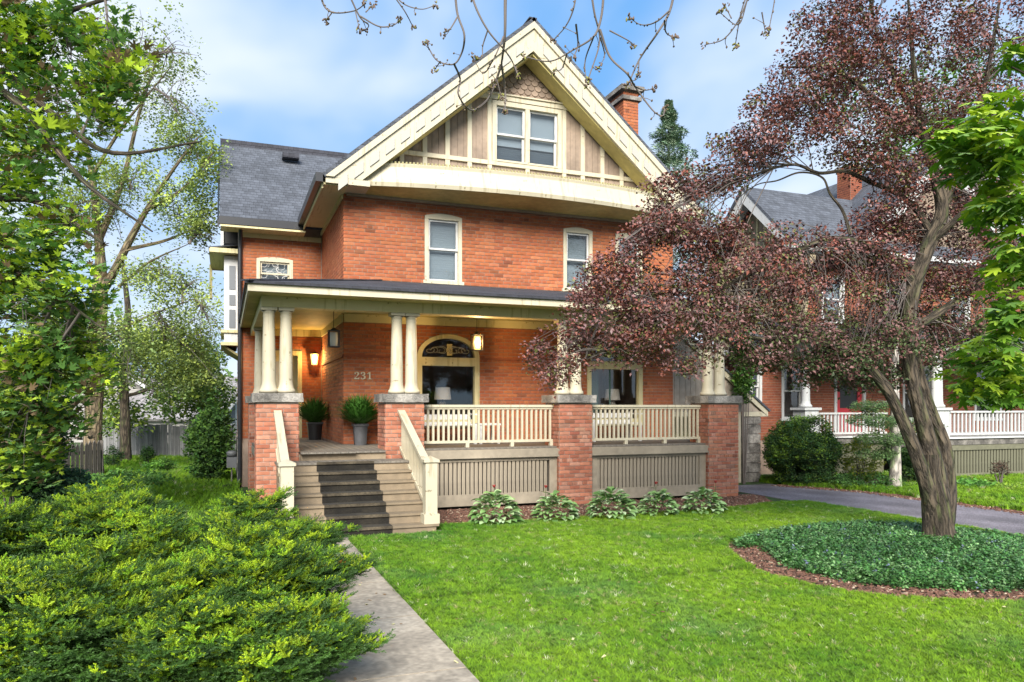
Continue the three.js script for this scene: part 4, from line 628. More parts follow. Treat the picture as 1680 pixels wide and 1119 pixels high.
  new MB().box(15.2, XS - 0.01, 0.95, 1.12, z + 0.01, zA).box(XS, XE, 0.95, 1.12, z + 0.01, zB).build('porch_deck', M.stoneDark, H);
  new MB().box(15.1, XS - 0.02, 1.121, 1.16, z + 0.02, zA + 0.06).box(XS - 0.01, XE, 1.121, 1.16, z + 0.02, zB + 0.06).build('deck_edge', M.whiteShade, H);
  const sk = std([0.19, 0.185, 0.12], 0.7, { map: T.wear });
  new MB().box(15.2, XS - 0.15, 0.0, 0.949, zA - 0.3, zA - 0.1).build('porch_base', sk, H);
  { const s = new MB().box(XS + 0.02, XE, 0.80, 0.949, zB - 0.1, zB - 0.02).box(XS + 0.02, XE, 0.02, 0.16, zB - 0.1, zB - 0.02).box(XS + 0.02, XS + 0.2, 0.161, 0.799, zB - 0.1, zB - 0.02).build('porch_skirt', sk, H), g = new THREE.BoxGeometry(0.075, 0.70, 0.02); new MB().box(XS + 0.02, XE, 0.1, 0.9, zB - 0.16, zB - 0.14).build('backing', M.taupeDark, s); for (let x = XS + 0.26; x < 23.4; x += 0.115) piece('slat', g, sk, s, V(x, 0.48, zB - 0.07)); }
  const rails = (x0, x1, zz, top, step) => { const r = new MB().box(x0, x1, top - 0.05, top, zz - 0.06, zz + 0.06).build('railing', M.whiteDull, H); new MB().box(x0, x1, 1.22, 1.27, zz - 0.03, zz + 0.03).build('bottom_rail', M.whiteDull, r); const b = new THREE.BoxGeometry(0.05, top - 0.05 - 1.27, 0.04); for (let x = x0 + 0.08; x < x1; x += step) piece('baluster', b, M.whiteDull, r, V(x, (top - 0.05 + 1.27) / 2, zz)); };
  rails(15.35, 18.0, zA - 0.1, 1.83, 0.13); rails(18.5, 23.6, zB - 0.1, 1.88, 0.15);
  const prof = [[0, 0], [0.17, 0], [0.17, 0.06], [0.13, 0.10], [0.115, 0.2], [0.105, 0.9], [0.09, 1.45], [0.12, 1.5], [0.12, 1.56], [0, 1.56]];
  const pier = (x, zz) => { new MB().box(x - 0.24, x + 0.24, 1.161, 1.90, zz - 0.24, zz + 0.24).box(x - 0.29, x + 0.29, 1.90, 1.97, zz - 0.29, zz + 0.29).build('porch_pier', M.whiteDull, H); };
  pier(18.2, zB - 0.24); pier(15.15, zA - 0.2); pier(23.9, zB - 0.24); for (const [x, zz] of [[18.1, zB - 0.15], [18.38, zB - 0.3], [15.15, zA - 0.2], [23.9, zB - 0.24]]) new MB().lathe(prof, x, 1.971, zz, 18).build('column', M.whiteDull, H);
  new MB().box(14.9, XE, 3.531, 3.78, zA - 0.35, zA - 0.05).box(XS, XE, 3.532, 3.779, zB - 0.4, zB - 0.1).build('porch_beam', M.whiteShade, H); new MB().slab([V(14.6, 3.86, zB + 0.2), V(XE, 3.86, zB + 0.2), V(XE, 4.5, z), V(14.6, 4.5, z)], 0.08).build('porch_roof', M.roof, H); new MB().box(14.6, XE, 3.785, 3.81, z, zB + 0.15).build('porch_ceiling', M.soffit, H);
}
// ---------------------------------------------------------------- fences and houses far left
{
  const fence = (name, label, a, b, h, w, gap, mat, pointed, seed) => {
    const t = thing(name, label, 'fence', a.clone().lerp(b, 0.5)), d = b.clone().sub(a), L = d.length(), ang = Math.atan2(-d.z, d.x), r = rng(seed), s = new THREE.Shape(pointed ? [[-w / 2, 0], [w / 2, 0], [w / 2, h - 0.09], [0, h], [-w / 2, h - 0.09]].map((p) => new THREE.Vector2(...p)) : [[-w / 2, 0], [w / 2, 0], [w / 2, h], [-w / 2, h]].map((p) => new THREE.Vector2(...p)));
    const g = new THREE.ExtrudeGeometry(s, { depth: 0.022, bevelEnabled: false }), mats = [0.75, 0.9, 1.05, 1.2].map((k) => std([mat[0] * k, mat[1] * k, mat[2] * k], 0.95, { map: T.grain, bumpMap: T.grainB, bumpScale: 0.004 }));
    const n = Math.floor(L / (w + gap)); for (let k = 0; k < n; k++) { const p = a.clone().addScaledVector(d, (k + 0.5) / n); p.y += 0.04 + r() * 0.03; piece(pointed ? 'picket' : 'board', g, mats[Math.floor(r() * 4)], t, p, [0, ang, (r() - 0.5) * 0.03], [1, 0.96 + 0.07 * r(), 1]); }
    for (const f of [0.28, 0.78]) new MB().bar(a.clone().setY(h * f).add(V(Math.sin(ang) * -0.04, 0, -0.04)), b.clone().setY(h * f).add(V(0, 0, -0.04)), 0.04, 0.09).build('rail', mats[0], t);
    for (let k = 0; k <= Math.ceil(L / 2.4); k++) { const p = a.clone().lerp(b, Math.min(1, k * 2.4 / L)); new MB().box(p.x - 0.05, p.x + 0.05, 0, h + 0.08, p.z - 0.13, p.z - 0.06).build('post', mats[1], t); }
    return t;
  };
  const P = (px, t) => at(px, HOR + FOC * EYE / t, t).setY(0);
  fence('picket_fence', 'weathered grey picket fence behind the yew at the left', P(-30, 17.0), P(165, 20.5), 1.0, 0.11, 0.035, [0.25, 0.225, 0.20], true, 3);
  fence('board_fence', 'weathered tall grey board fence across the back of the side yard', P(150, 29), P(380, 28), 1.25, 0.15, 0.012, [0.36, 0.36, 0.36], false, 4);
  { const t = new MB(); void t; }
  const cottage = (label, c, w, d, h, rise, turn, wallM) => { const t = thing('white_cottage', label, 'house', c); t.rotation.y = turn; const o = V(0, 0, 0), add = (mb, n, m, p = t) => { const x = mb.build(n, m, null); scene.remove(x); used.set(n, 0); x.name = n; p.add(x); return x; }; void o;
    const wl = add(new MB().prism([[-w / 2, 0], [w / 2, 0], [w / 2, h], [0, h + rise - 0.1], [-w / 2, h]], -d / 2, d / 2), 'wall', wallM); for (let y = 0.2; y < h + rise - 0.4; y += 0.16) { const hw = y < h ? w / 2 : (h + rise - y) / rise * w / 2 - 0.1; add(new MB().box(-hw, hw, y, y + 0.14, d / 2 + 0.001, d / 2 + 0.02), 'clapboard', wallM, wl); }
    for (const s of [-1, 1]) add(new MB().slab([V(0, h + rise, d / 2 + 0.4), V(s * (w / 2 + 0.4), h - 0.4 * rise / (w / 2), d / 2 + 0.4), V(s * (w / 2 + 0.4), h - 0.4 * rise / (w / 2), -d / 2 - 0.4), V(0, h + rise, -d / 2 - 0.4)], 0.14), 'roof', std([0.62, 0.56, 0.51], 0.9, { map: T.roof }));
    for (const s of [-1, 1]) add(new MB().slab([V(0, h + rise - 0.15, d / 2 + 0.41), V(s * (w / 2 + 0.38), h - 0.6, d / 2 + 0.41), V(s * (w / 2 + 0.38), h - 0.8, d / 2 + 0.41), V(0, h + rise - 0.42, d / 2 + 0.41)], 0.05), 'bargeboard', M.white);
    for (const x of [-w / 4, w / 4]) { const f = add(new MB().box(x - 0.5, x + 0.5, 1.0, 2.4, d / 2 + 0.021, d / 2 + 0.06), 'window', M.white); add(new MB().box(x - 0.4, x + 0.4, 1.1, 2.3, d / 2 + 0.061, d / 2 + 0.07), 'pane', std([0.10, 0.12, 0.14], 0.1), f); } };
  cottage('pale cottage with beige roof seen between fence and brick house', at(310, 667 + 50, 44).setY(0), 6.0, 8, 1.6, 2.1, 0.9, M.cottage);
  cottage('white cottage half hidden behind the pale trunked tree', at(150, 667 + 50, 46).setY(0), 8, 8, 2.6, 2.4, 0.2, M.cottage);
}

// ---------------------------------------------------------------- leaves
function leafGeo(L, w, fold = 0.25, curl = 0.15) {       // a pointed folded leaf along +x, upper side +y
  const P = [0, 0, 0, L * 0.42, fold * w, -w / 2, L * 0.42, 0, 0, L * 0.42, fold * w, w / 2, L, -curl * L, 0], I = [0, 2, 1, 0, 3, 2, 1, 2, 4, 2, 3, 4];
  const g = new THREE.BufferGeometry(); g.setAttribute('position', new THREE.Float32BufferAttribute(P, 3)); g.setIndex(I); g.computeVertexNormals(); return g;
}
function mapleLeaf(S) {                                 // five lobed leaf, stalk at the origin, along +x
  const lobes = [[0, 1.0, 0.13], [0.72, 0.86, 0.14], [-0.72, 0.86, 0.14], [1.5, 0.52, 0.16], [-1.5, 0.52, 0.16]].sort((a, b) => b[0] - a[0]), pts = [];
  lobes.forEach(([a, r, h], k) => { const c = V(0.30, 0, 0); const q = (an, ra) => pts.push([c.x + Math.cos(an) * ra, Math.sin(an) * ra]); q(a + h * 1.5, r * 0.52); q(a + h * 0.95, r * 0.66); q(a + h * 0.55, r * 0.70); q(a, r * 0.80); q(a - h * 0.55, r * 0.70); q(a - h * 0.95, r * 0.66); q(a - h * 1.5, r * 0.52); if (k < 4) { const m = (a + lobes[k + 1][0]) / 2; q(m, 0.30); } });
  pts.push([0.02, -0.05]); pts.push([0.02, 0.05]);
  const P = [0.30 * S, 0.02 * S, 0], I = []; pts.forEach(([x, y]) => P.push(x * S, -0.10 * S * (x * x + y * y) + 0.05 * S * Math.abs(Math.sin(Math.atan2(y, x - 0.3) * 2.2)), -y * S)); for (let i = 0; i < pts.length; i++) I.push(0, 1 + i, 1 + (i + 1) % pts.length);
  const g = new THREE.BufferGeometry(); g.setAttribute('position', new THREE.Float32BufferAttribute(P, 3)); g.setIndex(I); g.computeVertexNormals(); return g;
}
const _m = new THREE.Matrix4(), _q = new THREE.Quaternion(), _e = new THREE.Euler();
function cluster(leaf, n, spread, seed, up = 0.5) {      // n leaves round a short shoot
  const r = rng(seed), a = [];
  for (let i = 0; i < n; i++) { const g = leaf.clone(), az = r() * 6.283; _e.set((r() - 0.5) * 1.6 * (1 - up * 0.5), az, (r() - 0.35) * 1.3, 'YXZ'); _q.setFromEuler(_e); const s = 0.7 + 0.55 * r(); _m.compose(V((r() - 0.5) * spread, (r() - 0.5) * spread * 0.8, (r() - 0.5) * spread), _q, V(s, s, s)); g.applyMatrix4(_m); a.push(g); }
  return mergeGeometries(a);
}
// foliage through a lumpy volume: denser near the outside, with gaps where the noise is low
function fill(cp, r, c, rad, n, { size = [0.8, 1.25], color, lump = 0, inner = 0.35, gap = -0.12, freq = 1.2, flat = 0.6, ang = 3.14 }) {
  for (let i = 0; i < n; i++) {
    let x, y, z, l; do { x = r() * 2 - 1; y = r() * 2 - 1; z = r() * 2 - 1; l = Math.hypot(x, y, z); } while (l > 1 || l < 1e-3 || (l < inner && r() < 0.7));
    const lk = lump ? 1 + lump * (perlin.noise(x / l * 1.7 + c.x, y / l * 1.7 + c.z, z / l * 1.7) + 0.5 * perlin.noise(x / l * 4.2, y / l * 4.2 + c.x, z / l * 4.2)) : 1, p = V(c.x + x * rad.x * lk, c.y + y * rad.y * lk, c.z + z * rad.z * lk), d = perlin.noise(p.x * freq + 9, p.y * freq * 1.2, p.z * freq) + 0.45 * perlin.noise(p.x * freq * 2.7, p.y * freq * 2.7 + 5, p.z * freq * 2.7);
    if (d < gap + 0.5 * (l - 0.75)) continue;
    cp.put(p, new THREE.Euler((r() - 0.5) * 2 * flat, r() * 6.283, (r() - 0.5) * 2 * flat), size[0] + (size[1] - size[0]) * r(), color(p, l, d, y));
  }
}
const jitter = (r, k) => V((r() - 0.5) * k, (r() - 0.5) * k, (r() - 0.5) * k);
function limb(m, pts, radii, seg = 8, wob = 0.12, seed = 1, n = 0) { m.tube(smoothPath(pts, n || pts.length * 5), radii, seg, wob, seed); }
function twigs(m, r, from, c, rad, n, r0 = 0.012, sag = 0.12) {
  for (let i = 0; i < n; i++) { const a = from[Math.floor(r() * from.length)].clone(), e = V(c.x + (r() * 2 - 1) * rad.x * 0.8, c.y + (r() * 2 - 1) * rad.y * 0.8, c.z + (r() * 2 - 1) * rad.z * 0.8), L = a.distanceTo(e); const mid = a.clone().lerp(e, 0.5).add(jitter(r, L * 0.25)); mid.y += L * sag; m.tube(smoothPath([a, mid, e], 6), [r0, r0 * 0.3], 4); }
}

// ---------------------------------------------------------------- purple leaved tree
{
  const base = at(1540, 893, 11.12).setY(0), t = thing('purple_tree', 'leaning old tree with dark purple leaves in the round ivy bed', 'tree', base), m = new MB(), r = rng(2024), A = (x, y, d) => at(x, y, d);
  limb(m, [base.clone().setY(-0.1), base.clone().setY(0.05), A(1540, 872, 11.12), A(1536, 830, 11.1), A(1530, 785, 11.1), A(1528, 745, 11.1)], [0.37, 0.29, 0.22, 0.185, 0.16, 0.14], 64, 0.22, 3, 60);
  limb(m, [A(1540, 885, 11.08), A(1530, 830, 11.05), A(1520, 795, 11.02), A(1500, 735, 10.95), A(1472, 672, 10.9), A(1452, 635, 10.8), A(1410, 590, 10.7), A(1340, 560, 10.6), A(1250, 556, 10.5), A(1170, 540, 10.3)], [0.13, 0.125, 0.112, 0.092, 0.078, 0.08, 0.06, 0.045, 0.03, 0.012], 40, 0.18, 5, 80);
  limb(m, [A(1540, 880, 11.12), A(1540, 830, 11.1), A(1536, 775, 11.1), A(1516, 700, 11.1), A(1498, 630, 11.1), A(1490, 560, 11.1), A(1497, 480, 11.1), A(1522, 405, 11.1), A(1545, 350, 11.1), A(1535, 290, 11.1), A(1515, 220, 11.1), A(1500, 120, 11.2), A(1490, 0, 11.4)], [0.14, 0.145, 0.132, 0.108, 0.094, 0.088, 0.11, 0.10, 0.088, 0.07, 0.05, 0.035, 0.018], 40, 0.2, 7, 110);
  limb(m, [A(1545, 885, 11.15), A(1552, 830, 11.2), A(1554, 780, 11.25), A(1548, 730, 11.35), A(1528, 680, 11.4), A(1512, 630, 11.3), A(1500, 580, 11.2)], [0.15, 0.14, 0.115, 0.10, 0.088, 0.08, 0.07], 40, 0.2, 9, 50);
  const L = {
    D: [A(1500, 465, 11.1), A(1445, 415, 11), A(1370, 392, 10.9), A(1300, 415, 10.7), A(1200, 465, 10.5), A(1080, 530, 10.2), A(960, 590, 10.0)],
    E: [A(1530, 385, 11.1), A(1500, 340, 11.25), A(1462, 312, 11.1), A(1430, 300, 11.2), A(1385, 281, 11.0), A(1345, 284, 11.05), A(1300, 270, 10.85), A(1210, 298, 10.7), A(1110, 340, 10.5), A(1020, 400, 10.3)],
    E2: [A(1395, 385, 10.9), A(1382, 345, 11), A(1362, 318, 10.95), A(1350, 292, 11.05), A(1312, 283, 10.9), A(1276, 296, 10.9), A(1240, 304, 10.7), A(1205, 330, 10.8)],
    F: [A(1515, 225, 11.1), A(1455, 180, 11), A(1370, 115, 10.9), A(1280, 110, 10.8)],
    G: [A(1545, 345, 11.1), A(1590, 230, 11.3), A(1620, 120, 11.5), A(1640, 0, 11.8)],
    R: [A(1492, 545, 11.1), A(1560, 500, 11.3), A(1620, 455, 11.5), A(1700, 400, 11.8), A(1800, 330, 12)],
    S: [A(1525, 400, 11.1), A(1585, 345, 10.8), A(1660, 290, 10.6)],
    B: [A(1515, 220, 11.1), A(1470, 130, 11.4), A(1440, 60, 11.8), A(1420, -40, 12)],
  };
  limb(m, L.D, [0.075, 0.062, 0.052, 0.044, 0.034, 0.022, 0.010], 8, 0.15, 11); limb(m, L.E, [0.055, 0.04, 0.032, 0.026, 0.020, 0.014, 0.007], 8, 0.25, 12); limb(m, L.E2, [0.026, 0.019, 0.014, 0.010, 0.005], 7, 0.25, 13); limb(m, L.F, [0.055, 0.04, 0.03, 0.012], 7, 0.1, 14); limb(m, L.G, [0.07, 0.05, 0.035, 0.02], 7, 0.1, 15); limb(m, L.R, [0.07, 0.055, 0.045, 0.03, 0.015], 8, 0.1, 16); limb(m, L.S, [0.05, 0.04, 0.02], 7, 0.1, 17); limb(m, L.B, [0.05, 0.035, 0.025, 0.01], 7, 0.1, 18);
  m.build('trunk', M.bark, t);
  const W = (px, d) => px / FOC * d, cp = new Copies(), tw = new MB();
  const tone = (p, l, d, y) => { const k = 0.7 + 0.55 * r() + 0.4 * d, q = r(); const low = smooth(4.2, 2.4, p.y) * smooth(4.5, 8.5, p.x); if (q < 0.13 + 0.5 * low) return col(mix(0.10, 0.055, low) * k, mix(0.105, 0.085, low) * k, 0.032 * k); if (q < 0.42) return col(0.19 * k, 0.066 * k, 0.048 * k); if (q < 0.66) return col(0.165 * k, 0.092 * k, 0.090 * k); return col(0.13 * k, 0.062 * k, 0.056 * k); };
  const blobs = [ // px, py, distance, half width px, half height px, shoots, limb
    [905, 590, 10.0, 42, 52, 330, 'D'], [955, 545, 10.1, 58, 62, 520, 'D'], [1000, 480, 10.2, 62, 60, 560, 'D'], [1065, 430, 10.3, 70, 66, 640, 'E'], [1090, 378, 10.4, 45, 40, 260, 'E'], [1105, 325, 10.5, 58, 38, 280, 'E'], [1085, 520, 10.2, 82, 62, 700, 'D'], [1035, 570, 10.0, 60, 34, 300, 'D'], [1165, 440, 10.5, 72, 74, 660, 'E'], [1180, 535, 10.4, 78, 48, 560, 'D'], [1160, 385, 10.5, 60, 50, 330, 'E'], [1130, 590, 10.1, 60, 28, 180, 'D'],
    [1260, 470, 10.7, 82, 62, 660, 'D'], [1285, 555, 10.7, 90, 45, 560, 'D'], [1365, 510, 10.9, 78, 62, 600, 'D'], [1385, 595, 10.9, 66, 34, 330, 'D'], [1440, 435, 11.1, 62, 52, 400, 'D'], [1450, 555, 11.0, 58, 50, 400, 'D'], [1290, 400, 10.8, 60, 34, 200, 'D'], [1375, 430, 10.8, 60, 40, 260, 'D'],
    [1590, 440, 11.5, 78, 62, 470, 'R'], [1615, 545, 11.6, 62, 52, 360, 'R'], [1600, 330, 11.4, 80, 62, 470, 'S'], [1560, 590, 11.4, 50, 36, 170, 'R'], [1690, 430, 11.8, 70, 80, 360, 'R'],
    [1165, 300, 10.7, 62, 30, 200, 'E'], [1235, 238, 10.8, 70, 42, 420, 'E'], [1290, 195, 10.8, 80, 58, 560, 'F'], [1340, 130, 10.9, 82, 62, 600, 'F'], [1420, 85, 11.1, 90, 76, 700, 'F'], [1395, 215, 11.0, 90, 56, 600, 'F'], [1510, 60, 11.3, 100, 76, 700, 'B'], [1500, 175, 11.2, 90, 72, 640, 'F'], [1620, 60, 11.6, 90, 84, 600, 'G'], [1620, 195, 11.4, 86, 76, 560, 'G'], [1370, 35, 11.2, 66, 46, 380, 'B'], [1480, 290, 11.2, 70, 44, 330, 'E'], [1430, 265, 11.0, 50, 28, 160, 'E'], [1470, -70, 11.8, 150, 70, 500, 'B'], [1720, 120, 11.8, 70, 120, 380, 'G'], [1690, 280, 11.4, 60, 80, 300, 'S'], [1200, 285, 10.9, 50, 22, 90, 'E'], [1455, 345, 11.3, 52, 42, 330, 'E'], [1555, 480, 11.6, 58, 50, 380, 'R'], [1470, 500, 11.6, 46, 48, 300, 'D'], [1560, 390, 11.8, 60, 50, 330, 'S'], [1630, 380, 11.9, 50, 60, 260, 'S'], [1540, 260, 11.6, 60, 50, 320, 'S'], [1440, 620, 11.4, 46, 26, 170, 'D'], [1320, 606, 11.0, 58, 30, 300, 'D'], [1415, 612, 11.3, 52, 34, 300, 'D'], [1480, 590, 11.5, 46, 40, 300, 'D'], [1245, 588, 10.8, 50, 28, 240, 'D'], [1570, 540, 11.7, 60, 44, 300, 'R'], [1420, 400, 11.5, 60, 40, 300, 'D'], [1350, 455, 11.3, 60, 44, 300, 'D'], [1480, 380, 11.8, 50, 44, 280, 'S'], [1500, 540, 11.8, 60, 44, 300, 'R'], [1640, 480, 12, 50, 44, 260, 'R'], [1400, 545, 11.4, 60, 34, 280, 'D'],
  ];
  for (const [px, py, d, rx, ry, n0, lm] of blobs) { const n = n0 * 1.12, c = A(px, py, d), rad = V(W(rx, d), W(ry, d), Math.max(0.55, W(rx, d) * 1.15)); const pts = smoothPath(L[lm], 24).sort((a, b) => a.distanceTo(c) - b.distanceTo(c)).slice(0, 8); twigs(tw, r, pts, c, rad, 13, 0.009); fill(cp, r, c, rad, Math.round(n * 1.12), { size: [0.6, 1.25], color: tone, inner: 0.2, gap: -0.03, freq: 2.0, flat: 0.7 }); }
  tw.build('twigs', M.twig, t).userData.kind = 'stuff';
  cp.build('crown', cluster(leafGeo(0.056, 0.034, 0.2, 0.2), 9, 0.19, 5), M.plum, t);
}
// ground cover under it
{
  const inner = bedCurve.map(([x, z]) => [x, z]), cp = new Copies(), r = rng(66);
  for (let i = 0; i < 15500; i++) { const x = 6.0 + r() * 5.2, z = -9.9 + r() * 5.1; if (!inside(inner, x, z) || !seen(x, z, 0.1)) continue; const e = edgeDist(inner, x, z), front = z > -8.7 && x < 10.8 ? 0.46 + 0.07 * fbm(x * 2, z * 2, 1, 2) : 0.08; if (e < front) continue; const k = 0.6 + 0.7 * r() + 0.5 * fbm(x * 1.5, z * 1.5, 2, 3), q = r(), h = 0.035 + 0.085 * smooth(front, front + 0.2, e) * (0.5 + 0.5 * r()) * (0.8 + 0.8 * fbm(x * 2, z * 2, 5, 2)); cp.put(V(x, h, z), new THREE.Euler((r() - 0.5) * 0.8, r() * 6.3, (r() - 0.5) * 0.8), 0.75 + 0.55 * r(), q < 0.25 ? col(0.15 * k, 0.27 * k, 0.10 * k) : q < 0.27 ? col(0.14 * k, 0.17 * k, 0.24 * k) : col(0.06 * k, 0.165 * k, 0.038 * k)); }
  tag(cp.build('ground_cover', cluster(leafGeo(0.045, 0.024, 0.15, 0.1), 9, 0.10, 9), leafMat([1, 1, 1], 0.4, 0), null), 'dark green low periwinkle carpet filling the tree bed', 'ground cover', null, 'stuff');
}

// ---------------------------------------------------------------- hostas and small flowers in front of the porch
{
  const shape = (L, w) => { const P = [], I = []; for (let i = 0; i <= 5; i++) { const f = i / 5, ww = w * Math.sin(Math.PI * Math.pow(f, 0.75)) * 0.5 + 0.002, y = Math.sin(f * 2.1) * L * 0.28, x = L * f * (1 - 0.1 * f); P.push(x, y + ww * 0.25, -ww, x, y, 0, x, y + ww * 0.25, ww); } for (let i = 0; i < 5; i++) { const b = i * 3; I.push(b, b + 1, b + 3, b + 1, b + 4, b + 3, b + 1, b + 2, b + 4, b + 2, b + 5, b + 4); } const g = new THREE.BufferGeometry(); g.setAttribute('position', new THREE.Float32BufferAttribute(P, 3)); g.setIndex(I); g.computeVertexNormals(); return g; };
  const geos = [shape(0.23, 0.13), shape(0.20, 0.11), shape(0.18, 0.12)], mats = [[0.17, 0.30, 0.09], [0.22, 0.36, 0.13], [0.30, 0.43, 0.20], [0.11, 0.22, 0.06], [0.38, 0.50, 0.28]].map((c) => leafMat(c, 0.5, 0));
  const spots = [[812, 833, 12.75, 1.12, 'leftmost hosta, a broad mound beside the front steps'], [912, 830, 13.05, 1.0, 'second hosta from the steps, before the left porch skirt'], [1003, 827, 13.3, 1.12, 'spreading hosta in front of the middle porch pillar'], [1080, 822, 13.65, 0.92, 'hosta between the middle pillar hosta and the last one'], [1155, 821, 13.9, 0.98, 'rightmost hosta beside the right porch pillar']];
  spots.forEach(([px, py, d, s, label], k) => { const p = at(px, py + 22, d).setY(0.01), h = thing('hosta', label, 'hosta', p, 'hostas along the porch'), r = rng(300 + k);
    for (let i = 0; i < 190; i++) { const f = (i + 0.5) / 190, ph = Math.acos(1 - 0.97 * f), a = i * 2.39996 + r() * 0.6, R = 0.36 * s, q = piece('leaf', geos[Math.floor(r() * 3)], mats[Math.floor(r() * 5)], h, V(p.x + Math.cos(a) * (R * Math.sin(ph) - 0.07 * s), p.y + 0.06 + 0.36 * s * Math.cos(ph) * (0.8 + 0.35 * r()), p.z - Math.sin(a) * (R * Math.sin(ph) - 0.07 * s)), null); q.rotation.set((r() - 0.5) * 0.8, a + (r() - 0.5) * 0.9, mix(0.15, -0.5, ph / 1.55) + (r() - 0.5) * 0.4, 'YXZ'); q.scale.setScalar(s * (0.6 + 0.35 * r())); } });
  const reds = [[808, 812, 13.35, 'small red flower above the leftmost hosta'], [893, 818, 13.5, 'small red flower between the first and second hosta'], [1074, 808, 14.1, 'small red flower behind the fourth hosta'], [1172, 806, 14.4, 'small red flower at the foot of the right pillar']], gm = leafMat([0.09, 0.13, 0.04], 0.5, 0);
  reds.forEach(([px, py, d, label], k) => { const p = at(px, py, d).setY(0.01), t = thing('red_flower', label, 'flower', p, 'red flowers behind the hostas'), r = rng(400 + k), h = 0.5 + 0.08 * r(); new MB().tube([p, p.clone().add(V(0.02, h * 0.5, 0)), p.clone().add(V(0.03, h, 0))], [0.008, 0.005], 5).build('stem', gm, t); for (let i = 0; i < 6; i++) { const q = piece('petal', leafGeo(0.07, 0.05, 0.3, -0.3), std([0.33, 0.04, 0.035], 0.5), t, p.clone().add(V(0.03, h, 0))); q.rotation.set(0, i * 1.05, 0.7, 'YXZ'); } for (let i = 0; i < 7; i++) { const q = piece('leaf', leafGeo(0.16, 0.05, 0.2, 0.3), gm, t, p.clone().add(V(0.015, h * (0.3 + 0.09 * i), 0))); q.rotation.set(0, i * 2.4, 0.3, 'YXZ'); } });
}

